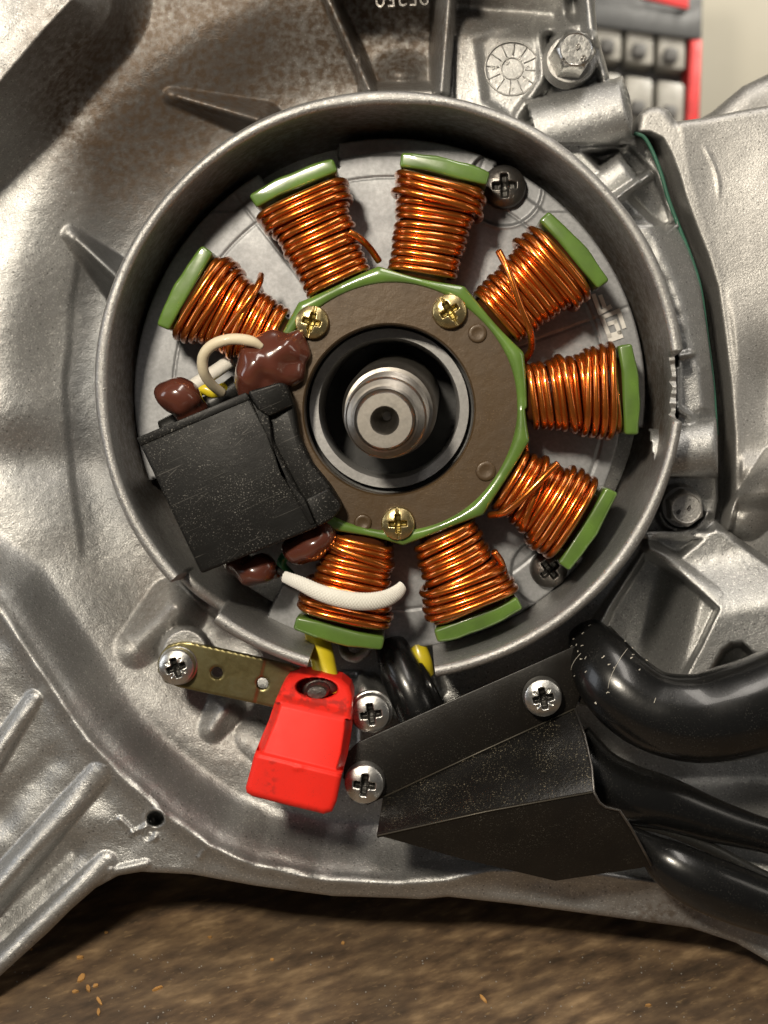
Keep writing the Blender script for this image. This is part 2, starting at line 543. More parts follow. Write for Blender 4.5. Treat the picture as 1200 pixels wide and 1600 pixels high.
# parts cabinet: laid out in its own plane at z = ZC, seen blurred
ZC = -42.0
M_cab = plastic('charcoal_cabinet', (.055, .055, .055), .5)
M_cabred = plastic('red_cabinet_edge', (.62, .03, .03), .5)
M_bin = plastic('clear_grey_drawer', (.36, .34, .30), .35)
M_bindark = plastic('dark_drawer_handle', (.10, .095, .09), .6)  # darker tone of the drawer handles
cab = thing('parts_cabinet', 'blurred charcoal and red small parts cabinet with clear drawers against the wall', 'cabinet', W(1000, 100, ZC))
mobj('body', *prism([(700, -120), (1101, -120), (1093, 184 + 30), (700, 175)], ZC - 8, ZC - 1.3, .1), M_cab, cab, sharp=40)
mobj('side_post', *prism([(1079, 58), (1097, 60), (1090, 250), (1070, 250)], ZC - 2, ZC + .5, .1), M_cabred, cab, sharp=40)
mobj('top_rail', *prism([(700, -14), (1096, 18), (1095, 62), (700, 10)], ZC - 2, ZC + .6, .1), M_cab, cab, sharp=40)
mobj('red_badge', *prism([(1000, -40), (1078, -40), (1076, 14), (1000, -4)], ZC + .6, ZC + .9, .05), M_cabred, cab, sharp=40)
for r_, (yy) in enumerate((38, 128, 218)):
    for c_ in range(5):
        x = 1037 - c_ * 50 - r_ * 2; y = yy + 0 - c_ * 7
        d_ = mobj('drawer', *prism([(x - 8, y - 4), (x + 36, y + 2), (x + 34, y + 72), (x - 10, y + 66)], ZC - 1.5, ZC + .3, .18), M_bin, cab, sharp=40)
        mobj('handle', *prism([(x + 2, y + 34), (x + 24, y + 36), (x + 23, y + 58), (x + 1, y + 56)], ZC + .3, ZC + .9, .15), M_bindark, d_, sharp=40)

# ------------------------------------------------------------------ crankcase casting
GP = [(992, 208), (1008, 215), (1022, 240), (1035, 275), (1045, 310), (1060, 350), (1080, 400), (1095, 450), (1105, 520), (1115, 600), (1121, 680), (1122, 780), (1116, 812)]
MASK = [(-130, -130), (926, -130), (930, 20), (935, 60), (947, 100), (953, 125), (973, 118), (984, 150), (989, 185), (987, 212)] + GP[1:] + \
       [(1150, 838), (1200, 872), (1330, 950), (1330, 1600), (1200, 1502), (1150, 1473), (1080, 1450), (950, 1432), (800, 1412), (700, 1401), (660, 1405), (620, 1403), (520, 1400), (400, 1384),
        (300, 1366), (220, 1362), (185, 1368), (150, 1387), (112, 1420), (75, 1457), (0, 1525), (-130, 1650)]
BOWL = [(116, -130), (112, 0), (70, 45), (0, 128), (-130, 250), (-130, 830), (0, 945), (45, 1012), (100, 1095), (140, 1153), (200, 1215), (260, 1268), (330, 1317), (400, 1347), (500, 1369), (620, 1376), (700, 1369),
        (760, 1356), (850, 1352), (1000, 1370), (1330, 1420), (1330, -130)]
POCK = [(523, -130), (523, 10), (580, 142), (685, 142), (690, -130)]
PAD = [(742, 62), (768, 45), (835, 30), (848, 70), (846, 130), (800, 190), (755, 160)]
QUAD = [(1006, 862), (1060, 893), (1126, 950), (1098, 1010), (1070, 1062), (985, 1060), (930, 1000), (952, 948)]
ARCH = [(1104, 1058), (1128, 1015), (1143, 1004), (1160, 1003), (1178, 1020), (1215, 1030), (1230, 1080)]
sdB, sdP, sdPad, sdQ, sdA = polysd(BOWL), polysd(POCK), polysd(PAD), polysd(QUAD), polysd(ARCH)
sdBR = polysd([(1010, 842), (1060, 860), (1118, 812), (1200, 868), (1330, 940), (1330, 1130), (1000, 1130), (930, 1060), (900, 1000)])
sdRG = polysd([(760, 200), (880, 290), (985, 440), (1040, 560), (1060, 560), (1060, 650), (1130, 660), (1130, 500), (1080, 380), (1010, 300), (985, 210)])

def Hcase(X, Y, d):
    dc = np.hypot(X - 609, Y - 604)
    wob = fbm(X, Y, 120, 2)
    z = -1.95 + .035 * wob + .06 * vnoise(X, Y, 260)
    z = z - .85 * (1 - sst(-10, 190, dc - 459)) * (X < 560) * (Y < 1250)
    # rolling left floor and a faint step line beside the shroud
    stepx = 118 + 14 * np.sin(Y / 130.) + 6 * vnoise(X, Y, 60)
    L = (X < 420) & (Y > 330) & (Y < 900)
    z = z + np.where(L, .05 * (1 - sst(stepx - 7, stepx + 7, X)) * sst(330, 430, Y) * (1 - sst(820, 900, Y)), 0)
    z += .10 * np.exp(-(((X - 20) / 70.) ** 2 + ((Y - 640) / 45.) ** 2)) - .12 * np.exp(-(((X - 60) / 110.) ** 2 + ((Y - 720) / 40.) ** 2))
    db = sdB(X, Y)
    top = Y < 600
    zf = np.where(top, .25, -1.12) + .03 * vnoise(X, Y, 40)
    wd = np.where(top, 128., 92.)
    s = sst(-2, 1, db / wd * 1.0)
    s = np.clip(db / wd, 0, 1); s = np.where(top, np.where(s < .5, .5 * (2 * s) ** .85, 1 - .5 * (2 * (1 - s)) ** 1.7), s * s * (3 - 2 * s))
    fade = 1 - .75 * sst(560, 900, X) * (Y > 600)
    z = np.where(db > 0, zf + (z - zf) * (s * fade + (1 - fade) * sst(0, 30, db)), zf)
    z += np.where(top, .0, .15) * np.exp(-((db + 6) / 11.) ** 2) * (1 + .25 * vnoise(X, Y, 25))
    # shroud seat and interior
    z = np.where(dc < 452, np.where(dc < 200, -3.4, -2.6), z)
    # bottom left flange ribs
    fl = (db < 0) & (Y > 700)
    z = np.where(fl, z - .10 * sst(0, 60, -db) + .02 * wob, z)
    z2 = rib(z, X, Y, (152, 1212), (-60, 1452), 21, 27, .12, .50)
    z2 = rib(z2, X, Y, (166, 1346), (-60, 1567), 17, 26, .10, .48)
    z2 = rib(z2, X, Y, (52, 1092), (-60, 1262), 14, 24, .10, .34)
    z2 -= .16 * np.exp(-(segd(X, Y, (110, 1330), (-60, 1490))[0] / 20.) ** 2)
    z2 -= .10 * np.exp(-(segd(X, Y, (80, 1190), (-60, 1330))[0] / 22.) ** 2)
    z = np.where(fl, z2, z)
    # lumps of flash near the hole
    for (a, b_, r, h) in [((188, 1280), (208, 1300), 5, .06), ((228, 1298), (240, 1308), 8, .07), ((205, 1303), (228, 1290), 4, .05), ((175, 1362), (228, 1350), 8, .06), ((318, 1330), (312, 1340), 4, .05)]:
        z = np.where(fl, rib(z, X, Y, a, b_, r, r, h, h), z)
    dh = np.hypot(X - 243, (Y - 1279) * 1.15)
    z = z - 1.0 * (1 - sst(11, 14, dh)) + .03 * np.exp(-((dh - 16) / 3.) ** 2)
    z = z - .10 * (1 - sst(6, 10, np.hypot(X - 233, Y - 1303)))
    # floor ribs and bosses in the bowl
    z = rib(z, X, Y, (268, 150), (410, 190), 16, 34, .14, .80, 1.7)
    z = rib(z, X, Y, (280, 150), (400, 184), 8, 11, .08, .16)
    z = rib(z, X, Y, (122, 374), (190, 438), 8, 11, .08, .16)
    z = rib(z, X, Y, (110, 366), (196, 446), 16, 38, .12, .72, 1.7)
    z = rib(z, X, Y, (212, 1012), (275, 950), 36, 52, .20, .85, 1.7)
    z = rib(z, X, Y, (332, 1138), (352, 1108), 24, 34, .22, .4, 1.8)
    z = rib(z, X, Y, (395, 1150), (440, 1190), 30, 30, .10, .10, .9)
    # top pocket and ribs
    dp = sdP(X, Y)
    zp = -3.7 + .55 * np.exp(-(((X - 625) / 34.) ** 2 + ((Y - 118) / 24.) ** 2)) + .5 * sst(60, -40, Y) + .06 * wob
    z = z + (zp - z) * sst(0, 16, dp)
    z = rib(z, X, Y, (495, -40), (577, 140), 9, 12, .25, .85)
    z = rib(z, X, Y, (706, -60), (690, 142), 13, 14, .75, .95)
    z = rib(z, X, Y, (745, -60), (722, 100), 10, 6, .3, .05)
    # plateau with date stamp
    tr = (X > 712) & (Y < 260) & (dc > 452)
    z = np.where(tr, np.maximum(z, -1.75 + .02 * wob), z)
    z = z - .55 * np.exp(-(segd(X, Y, (700, 10), (860, 22))[0] / 26.) ** 2) * tr
    z = z - .12 * sst(-6, 14, sdPad(X, Y)) + .015 * np.exp(-(sdPad(X, Y) / 6.) ** 2) * tr
    z = z - .7 * np.exp(-(segd(X, Y, (858, 60), (868, 122))[0] / 9.) ** 2) - .5 * np.exp(-(segd(X, Y, (868, 122), (825, 185))[0] / 9.) ** 2)
    z = rib(z, X, Y, (914, -40), (926, 60), 16, 16, .5, .45)
    z = rib(z, X, Y, (926, 60), (944, 118), 12, 12, .4, .4)
    z = z - .6 * np.exp(-(segd(X, Y, (893, -30), (897, 20))[0] / 10.) ** 2)
    dbolt = np.hypot(X - 893, Y - 92)
    z = np.where(dbolt < 44, np.maximum(z, -1.28 - .5 * sst(38, 44, dbolt)), z)
    # boss tube pointing right
    z = cyl(z, X, Y, (835, 205), (984, 166), 49, -1.55)
    # right side between shroud and gasket
    rg = (X > 800) & (Y > 190) & (Y < 840) & (dc > 452) & ~((X < 992) & (Y < 225))
    zr = -2.5 + .05 * wob
    zr = np.maximum(zr, -1.55 - .012 * (dc - 459) * 0 - 1.2 * sst(30, 75, dc - 459) * (1 - sst(330, 380, Y)))
    zr = np.where(Y > 340, -1.0 - .8 * sst(10, 70, dc - 459) + .02 * fbm(X, Y, 26, 2), zr)
    zr = np.where((Y > 340) & (Y <= 356), -1.6, zr)
    cav = sst(0, 12, polysd([(905, 235), (985, 225), (1030, 270), (1060, 350), (1040, 365), (1010, 345)])(X, Y))
    zr = zr + (-2.7 - zr) * cav
    z = np.where(rg, zr, z)
    z = np.where(rg, cyl(z, X, Y, (905, 318), (985, 262), 30, -1.75), z)
    z = np.where(rg, rib(z, X, Y, (960, 312), (1012, 275), 9, 8, 1.3, 1.25, .5), z)
    # notch in the shroud: shelf
    nt_ = sst(-4, 12, polysd([(1046, 566), (1082, 556), (1100, 570), (1108, 640), (1095, 652), (1048, 648)])(X, Y))
    z = z + (-1.0 + .35 * sst(1066, 1045, X) - z) * nt_
    z = rib(z, X, Y, (1048, 632), (1075, 648), 7, 5, .25, .1)
    z = rib(z, X, Y, (1060, 556), (1082, 552), 5, 5, .25, .2)
    z = cyl(z, X, Y, (1020, 713), (1142, 694), 43, -1.15)
    lowr = (Y > 745) & (Y < 830) & (dc > 452) & (X > 980)
    z = np.where(lowr, -2.1 + .4 * np.exp(-((np.hypot(X - 1068, Y - 792) - 38) / 5.) ** 2) * (Y > 800), z)
    # lower right block
    br = sdBR(X, Y)
    zb = -1.15 - .35 * sst(-20, 120, (Y - 845) - (X - 1010) * .62) * 0 + .03 * wob
    face = (Y - 950) - (X - 1126) * .05     # upper bright face against lower grey face
    zb = zb - .55 * sst(40, -70, (Y - 930) - (X - 1126) * -.22)
    z = np.where(dc > 452, z + (zb - z) * sst(0, 14, br), z)
    z = np.where(dc > 452, rib(z, X, Y, (1014, 852), (1120, 930), 13, 12, .32, .02), z)
    dq = sdQ(X, Y)
    zq = -3.1 + 1.35 * sst(1010, 1100, X + (Y - 950) * .25)
    z = np.where(dc > 452, z + (zq - z) * sst(0, 9, dq), z)
    z = z + (-3.2 - z) * sst(0, 8, sdA(X, Y))
    # void under the hoses
    z = np.where((X > 880) & (Y > 1060) & (Y < 1345) & (dc > 470), np.minimum(z, -1.9 - .9 * sst(1090, 1180, Y) * (1 - sst(1210, 1300, Y)) + .08 * wob), z)
    # wiring opening below the shroud
    op = sst(0, 14, polysd([(486, 985), (668, 985), (700, 1080), (650, 1140), (600, 1110), (560, 1060), (500, 1060)])(X, Y))
    z = z + (-2.9 - z) * op
    z = rib(z, X, Y, (575, 1085), (582, 1100), 34, 34, .9, .9, .4)
    # boss under the strap
    dbs = np.hypot(X - 289, Y - 1018)
    z = np.where(dbs < 40, np.maximum(z, -1.02 - .25 * sst(33, 40, dbs)), z)
    # edge rounding at the outer outline
    z = z - rnd(d, 10)
    z += .003 * fbm(X, Y, 9, 2)
    return z

case = thing('engine_crankcase', 'grey cast aluminium engine crankcase with a ribbed bowl and round flywheel shroud', 'engine case', W(609, 604, -1.9))
V, F, px, py = relief(polysd(MASK), Hcase, (-130, -130, 1330, 1650), 2.6, -5.2)
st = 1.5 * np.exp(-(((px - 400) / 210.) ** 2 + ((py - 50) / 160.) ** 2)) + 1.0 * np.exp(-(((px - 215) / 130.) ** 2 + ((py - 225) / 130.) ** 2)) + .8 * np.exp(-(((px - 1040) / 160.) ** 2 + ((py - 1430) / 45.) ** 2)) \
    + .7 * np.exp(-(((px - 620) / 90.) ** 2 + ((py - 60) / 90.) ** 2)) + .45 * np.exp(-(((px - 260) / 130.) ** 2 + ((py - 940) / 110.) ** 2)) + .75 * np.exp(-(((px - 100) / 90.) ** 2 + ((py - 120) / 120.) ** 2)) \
    + .5 * np.exp(-(((px - 420) / 140.) ** 2 + ((py - 1170) / 70.) ** 2)) + .5 * np.exp(-(((px - 760) / 90.) ** 2 + ((py - 30) / 60.) ** 2))  # brown stains, plus shade painted into the top pocket and top-left wall
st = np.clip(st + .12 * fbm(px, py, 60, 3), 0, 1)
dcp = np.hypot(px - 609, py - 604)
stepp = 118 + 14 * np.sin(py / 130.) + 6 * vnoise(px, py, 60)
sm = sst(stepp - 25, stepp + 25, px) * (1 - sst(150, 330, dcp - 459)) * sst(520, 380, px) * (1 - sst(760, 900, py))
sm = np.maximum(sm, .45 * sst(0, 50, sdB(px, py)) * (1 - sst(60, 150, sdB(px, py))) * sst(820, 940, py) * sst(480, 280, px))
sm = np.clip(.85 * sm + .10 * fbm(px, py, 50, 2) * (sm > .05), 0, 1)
mobj('casing', V, F, M_cast, case, attrs={'stain_shade': st, 'smooth': sm})

# shroud ring
def ring_sector(a0, a1, n, prof_fn, cx, cy, closed=False):
    V = []; F = []; m = None
    for i in range(n + (0 if closed else 1)):
        a = a0 + (a1 - a0) * i / n
        pr = prof_fn(a); m = len(pr)
        for (r, z) in pr: V.append((cx + r * math.cos(a), cy + r * math.sin(a), z))
    for i in range(n):
        i2 = (i + 1) % n if closed else i + 1
        for j in range(m - 1):
            F.append((i * m + j, i * m + j + 1, i2 * m + j + 1, i2 * m + j))
    if not closed:
        F.append(tuple(range(m))[::-1]); F.append(tuple(range(n * m, n * m + m)))
    return V, F
cx0, cy0, _ = W(609, 602, 0)
dg = math.radians
def win(a, c, w, e=.012):   # 1 inside the angular window
    a = (a + math.pi) % (2 * math.pi) - math.pi
    c = (c + math.pi) % (2 * math.pi) - math.pi
    q = abs((a - c + math.pi) % (2 * math.pi) - math.pi)
    return 1 - min(1, max(0, (q - w) / e))
def n1(a, f, s=0): return math.sin(a * f + s) * .6 + math.sin(a * f * 1.73 + s * 2 + 1) * .4
def rimprof(a):
    ro = 4.63 + .012 * n1(a, 7) ; rin = 4.435 + .012 * n1(a, 5, 2)
    zt = 0.0 + .02 * n1(a, 6, 3)
    nr = win(a, dg(-.2), dg(5.9), .02)
    ro -= .13 * nr * (1 + .2 * n1(a, 90)); zt -= .20 * nr + .03 * nr * n1(a, 120)
    nl = win(a, dg(227.6), dg(5.0), .012)
    zt -= .95 * nl + .25 * nl * n1(a, 9, 1)
    nt2 = win(a, dg(92), dg(5), .15)
    rin -= .03 * nt2
    j = .0
    return [(ro + .04, -2.7), (ro + .02, -1.2), (ro, zt - .10), (ro - .03, zt - .03), (ro - .07, zt + j), (rin + .07, zt - j), (rin + .02, zt - .025), (rin, zt - .08),
            (rin - .005, zt - .3), (rin - .02, zt - .6 - .0), (rin - .02, -1.3), (rin - .05, -1.9), (rin - .16, -2.7)]
V, F = ring_sector(dg(279.0), dg(279 + 334.6), 1400, rimprof, cx0, cy0)
stn_shade = []
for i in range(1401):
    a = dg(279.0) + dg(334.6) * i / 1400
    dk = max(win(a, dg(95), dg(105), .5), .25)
    stn_shade += [.4, .3, .32, .30, .28, .28, .35, .25 * dk, .6 * dk, .9 * dk, .9 * dk, .9 * dk, 1.0]  # patina on top; shade of the inner wall painted in by angle
mobj('flywheel_shroud', V, F, M_cast, case, sharp=50, attrs={'stain_shade': stn_shade})

# date stamp and casting number (raised marks on the casting)
def circ(px, py, z, r, n=48, a0=0, a1=2 * math.pi):
    return [W(px + r * math.cos(a0 + (a1 - a0) * i / n), py + r * math.sin(a0 + (a1 - a0) * i / n), z) for i in range(n if a1 - a0 > 6.28 else n + 1)]
zs = -1.850
mb = MB()
mb.add(*tube(circ(800, 107, zs, 42), .016, 5, True)); mb.add(*tube(circ(800, 107, zs, 17), .014, 5, True))
for i in range(12):
    a = i * math.pi / 6 + .1
    mb.add(*tube([W(800 + 20 * math.cos(a), 107 + 20 * math.sin(a), zs), W(800 + 40 * math.cos(a), 107 + 40 * math.sin(a), zs)], .010, 4))
mb.obj('date_stamp', M_cast2, case)

def text_geo(s, px, py, z, size_px, rot=0, ext=.015, flip=False):
    c = bpy.data.curves.new('t', 'FONT'); c.body = s; c.size = size_px / 100; c.extrude = ext; c.align_x = 'CENTER'; c.align_y = 'CENTER'; c.resolution_u = 3
    o = bpy.data.objects.new('t', c); SC.collection.objects.link(o)
    dgp = bpy.context.evaluated_depsgraph_get(); dgp.update()
    me = bpy.data.meshes.new_from_object(o.evaluated_get(dgp))
    w = Vector(W(px, py, z)); M = Matrix.Rotation(rot, 3, 'Z')
    V = [tuple(w + M @ v.co) for v in me.vertices]; F = [list(p.vertices) for p in me.polygons]
    bpy.data.objects.remove(o); bpy.data.curves.remove(c); bpy.data.meshes.remove(me)
    return V, F
mb = MB(); mb.add(*text_geo('95250', 628, -2, -2.42, 38, math.pi + .05, .05))
mb.obj('casting_number', M_darkscrew, case, smooth=False)
mb = MB()
for (ch, x, y, r_) in [('8', 812, 92, .4), ('9', 793, 98, -.3), ('1', 800, 82, 0), ('2', 827, 105, 1.2), ('7', 822, 126, 2.0), ('4', 800, 138, 3.1), ('6', 776, 128, -2.2), ('3', 771, 106, -1.4)]:
    mb.add(*text_geo(ch, x, y, zs, 13, r_, .012))
mb.obj('stamp_figure', M_cast2, case, smooth=False)['kind'] = 'stuff'

# ------------------------------------------------------------------ cylinder on the right with its gasket
CYL = [(GP[0][0] + 4, 196), (1000, 176), (1012, 168), (1030, 166), (1044, 172), (1056, 190), (1100, 184), (1160, 172), (1200, 165), (1330, 150), (1330, 960), (1200, 900), (1130, 830), (1105, 812)] + [(x + 2, y) for (x, y) in GP[::-1]]
sdC = polysd(CYL)
edgeC = [(1046, 168), (1056, 190), (1066, 240), (1082, 300), (1103, 370), (1125, 430), (1138, 500), (1150, 600), (1154, 700), (1150, 770), (1135, 830), (1128, 900)]
def Hcyl(X, Y, d):
    dl = np.full(X.shape, 1e9)
    for a, b in zip(edgeC[:-1], edgeC[1:]): dl = np.minimum(dl, segd(X, Y, a, b)[0])
    ex = np.interp(Y, [p[1] for p in edgeC], [p[0] for p in edgeC])
    gx = np.interp(Y, [p[1] for p in GP], [p[0] for p in GP])
    z = -1.75 + .05 * vnoise(X, Y, 120)
    right = X > ex
    zz = -1.95 + .30 * np.cos((Y - 420) / 300.) + .10 * vnoise(X, Y, 140)
    zz += .0
    zz += .16 * np.exp(-((Y - 735) / 22.) ** 2) * (X > ex) - .5 * sst(770, 800, Y)
    zz -= .10 * np.exp(-(((X - 1200) / 40.) ** 2 + ((Y - 600) / 80.) ** 2)) * 2
    z = np.where(right, z + (zz - z) * sst(0, 10, X - ex), z + .0 * X)
    # flange side strip next to the gasket falls back
    z = z - .95 * (1 - sst(6, 30, X - gx)) * (Y > 205)
    z = z
    dm = np.hypot(X - 1010, Y - 300)
    z += .03 * np.exp(-((dm - 113) / 2.5) ** 2) * sst(320, 280, Y) * sst(1095, 1110, X)
    # lump at lower right
    z = rib(z, X, Y, (1165, 810), (1230, 740), 34, 50, .5, .8)
    return z - rnd(d, 12) + .0015 * fbm(X, Y, 14, 2)
cyl_t = thing('engine_cylinder', 'pale sand cast cylinder block bolted on at the gasket joint', 'cylinder block', W(1130, 450, -1.9))
V, F, px, py = relief(sdC, Hcyl, (985, 140, 1330, 965), 2.6, -5.0)
mobj('cylinder_casting', V, F, M_cast2, cyl_t)
V, F, px, py = relief(polysd([(1085, 190), (1112, 175), (1160, 135), (1215, 108), (1340, 90), (1340, 200), (1085, 230)]), lambda X, Y, d: -3.6 - rnd(d, 30) + .1 * vnoise(X, Y, 60), (1080, 85, 1340, 235), 4, -6.5)
mobj('rear_flange', V, F, M_cast2, cyl_t)

gp = spline([W(x - 1, y, -1.72) for (x, y) in GP[:11]], 6)
o = MB().add(*tube(gp, .034, 8)).obj('cylinder_gasket', M_gasket)
tag(o, 'thin dark green gasket edge between crankcase and cylinder block', 'gasket')

# ------------------------------------------------------------------ backing plate
def angd(X, Y, cx, cy): return np.degrees(np.arctan2(-(Y - cy), X - cx)) % 360
def aw(A, c, w, e): 
    q = np.abs((A - c + 180) % 360 - 180)
    return 1 - sst(w, w + e, q)
def sd_plate(X, Y):
    A = angd(X, Y, 609, 615); r = np.hypot(X - 609, Y - 615)
    R = 399 + 0 * r
    R = R - 37 * aw(A, 111.5, 9.0, .8)
    R = R - 34 * aw(A, 336, 15.5, 1.2)
    R = R - 70 * aw(A, 220.5, 20, 1.0)
    R = R - 30 * aw(A, 62.5, 2.2, .8)
    return np.minimum(R - r, r - 168)
def Hplate(X, Y, d):
    z = -1.72 + 0 * X
    ds = np.hypot(X - 787, Y - 293)
    z = z - .10 * (1 - sst(58, 61, ds)) + .02 * np.exp(-((ds - 62) / 2.) ** 2)
    ds = np.hypot(X - 850, Y - 893)
    z = z - .10 * (1 - sst(50, 53, ds))
    r = np.hypot(X - 609, Y - 615)
    z = z - .03 * np.exp(-((r - 338) / 1.6) ** 2) - .04 * sst(372, 374, r) * (Y < 330)
    A = angd(X, Y, 609, 615)
    for a in (20, 68, 128, 352):
        dd = np.abs(np.sin(np.radians(A - a))) * r
        z = z - .02 * np.exp(-(dd / 1.6) ** 2) * (np.cos(np.radians(A - a)) > 0) * (r > 200)
    return z - rnd(d, 2)
plate = thing('stator_plate', 'bright machined aluminium stator backing plate lying inside the shroud', 'backing plate', W(609, 615, -1.72))
V, F, px, py = relief(sd_plate, Hplate, (195, 200, 1025, 1035), 2.2, -2.0)
mobj('plate_disc', V, F, M_plate, plate)
def strokes(name, lines, z, w, mat, parent):
    mb = MB()
    for ln in lines:
        P = [np.array(W(x, y, z)) for x, y in ln]
        for a, b in zip(P[:-1], P[1:]):
            d = b - a; L = np.linalg.norm(d); d /= L
            nrm = np.array([-d[1], d[0], 0]) * w / 2; a2 = a - d * w / 2; b2 = b + d * w / 2
            h = np.array([0, 0, .006])
            q = [a2 - nrm, b2 - nrm, b2 + nrm, a2 + nrm]
            n0 = [tuple(p + h) for p in q] + [tuple(p - h * 2) for p in q]
            mb.add(n0, [(0, 1, 2, 3), (0, 4, 5, 1), (1, 5, 6, 2), (2, 6, 7, 3), (3, 7, 4, 0)])
            z += 0
    return mb.obj(name, mat, parent, smooth=False)
c4 = lambda l: [(740 + x / 4, 220 + y / 4) for x, y in l]
strokes('printed_lettering', [c4([(752, 970), (790, 1075), (850, 1040)]), c4([(815, 1030), (795, 975)]),
                              c4([(938, 1160), (905, 1062), (802, 1105), (848, 1220), (912, 1198), (885, 1130), (850, 1142)]), c4([(855, 1245), (920, 1222)])], -1.70, .070, M_grey, plate)

# ------------------------------------------------------------------ screws
def screw_geo(c, r, h, kind='cross', rot=0.0, n=34, tilt=(0, 0), dome=.35, cd=.5):
    """c centre of underside (units), r radius, h head height"""
    V = []; F = []
    g = {}
    def hz(x, y):
        q = math.hypot(x, y)
        z = h * (1 - dome * q ** 2.6) if kind != 'flat' else h
        z = min(z, h * (1 - .9 * max(0, (q - .86) / .14) ** 2))
        ca, sa = math.cos(rot), math.sin(rot); u = x * ca + y * sa; v = -x * sa + y * ca
        if kind in ('cross', 'combo', 'pozi'):
            w1 = .17 * (1.15 - .25 * q)
            for (p, s) in ((u, v), (v, u)):
                if abs(p) < w1 and abs(s) < .56:
                    e = min(1, (w1 - abs(p)) / .05) * min(1, (.56 - abs(s)) / .10)
                    z -= cd * r * e * (1 - .45 * q) * .9 if True else 0
                    break
            if q < .20: z -= .12 * r
        if kind == 'pozi':
            u2 = (u + v) * .7071; v2 = (u - v) * .7071
            for (p, s) in ((u2, v2), (v2, u2)):
                if abs(p) < .05 and abs(s) < .58: z -= .10 * r * min(1, (.05 - abs(p)) / .03)
        if kind == 'combo':
            if abs(u) < .10 and abs(v) < .97: z = min(z, h - .28 * r * min(1, (.10 - abs(u)) / .035) - .1 * r * 0)
        return z
    m = []
    for i in range(n + 1):
        for j in range(n + 1):
            a = 2 * i / n - 1; b = 2 * j / n - 1
            x = a * math.sqrt(1 - b * b / 2); y = b * math.sqrt(1 - a * a / 2)
            z = hz(x, y)
            V.append((c[0] + x * r + tilt[0] * z, c[1] + y * r + tilt[1] * z, c[2] + z))
    N = n + 1
    for i in range(n):
        for j in range(n):
            F.append((i * N + j, (i + 1) * N + j, (i + 1) * N + j + 1, i * N + j + 1))
    bd = [(i, 0) for i in range(n)] + [(n, j) for j in range(n)] + [(i, n) for i in range(n, 0, -1)] + [(0, j) for j in range(n, 0, -1)]
    n0 = len(V)
    for (i, j) in bd:
        v = V[i * N + j]; V.append((v[0] * 1.0, v[1], c[2] - .02))
    L = len(bd)
    for q in range(L):
        i, j = bd[q]; i2, j2 = bd[(q + 1) % L]
        F.append((i * N + j, n0 + q, n0 + (q + 1) % L, i2 * N + j2))
    fm = []
    for f in F:
        if max(f) < n0:
            a_ = f[0]; i, j = divmod(a_, N)
            a = 2 * (i + .5) / n - 1; b = 2 * (j + .5) / n - 1
            x = a * math.sqrt(1 - b * b / 2); y = b * math.sqrt(1 - a * a / 2); q = math.hypot(x, y)
            full = h * (1 - dome * q ** 2.6); full = min(full, h * (1 - .9 * max(0, (q - .86) / .14) ** 2))
            zz = sum(V[v][2] for v in f) / 4 - c[2]
            fm.append(1 if full - zz > .16 * r and q < .7 else 0)
        else: fm.append(0)
    return V, F, fm

def place_screw(px, py, z, rpx, h, kind, rot, mat, label, group, washer=None, cd=.5, tilt=(0, 0), dome=.35, name='screw', cat='screw'):
    c = W(px, py, z); r = rpx * k(z + h)
    t = thing(name, label, cat, c, group)
    V, F, fm = screw_geo(c, r, h, kind, rot, tilt=tilt, cd=cd, dome=dome, n=56)
    mobj('head', V, F, mat, t, mats=[mat, M_recess if mat != M_gold else M_goldrecess], fm=fm)
    V, F = lathe([(r * .42, c[2] - .02), (r * .42, c[2] - .9)], c[0], c[1], 16)
    mobj('shank', V, F, mat, t)
    if washer:
        V, F = lathe([(r * .3, c[2]), (r * washer - .02, c[2]), (r * washer, c[2] - .02), (r * washer, c[2] - .07)], c[0], c[1], 48)
        mobj('washer', V, F, mat, t)
    return t

place_screw(488, 504, -.46, 27, .20, 'combo', -.25, M_gold, 'yellow zinc screw in the stator ring beside the brown resin', 'yellow zinc screws clamping the stator', 1.08)
place_screw(702, 487, -.46, 28, .20, 'combo', .55, M_gold, 'yellow zinc screw at the upper right of the stator ring', 'yellow zinc screws clamping the stator', 1.10)
place_screw(622, 817, -.46, 27, .20, 'combo', .06, M_gold, 'yellow zinc screw at the bottom of the stator ring', 'yellow zinc screws clamping the stator', 1.07)
place_screw(787, 293, -1.80, 35, .26, 'cross', .05, M_darkscrew, 'dark cross head screw in the backing plate near the top coil', 'dark screws holding the backing plate', None, dome=.5, cd=.55)
place_screw(857, 888, -1.80, 30, .26, 'cross', .7, M_darkscrew, 'dark cross head screw half under the lower right coil', 'dark screws holding the backing plate', None, dome=.5, cd=.55)

# ------------------------------------------------------------------ stator
SX, SY, SZ = 614.0, 636.0, -.45
scx, scy, _ = W(SX, SY, SZ)
ks = k(SZ)
stator = thing('stator', 'eight copper wound coils with green enamel shoes on a brown ring', 'stator', (scx, scy, SZ))
hx, hy, _ = W(608, 640, SZ)
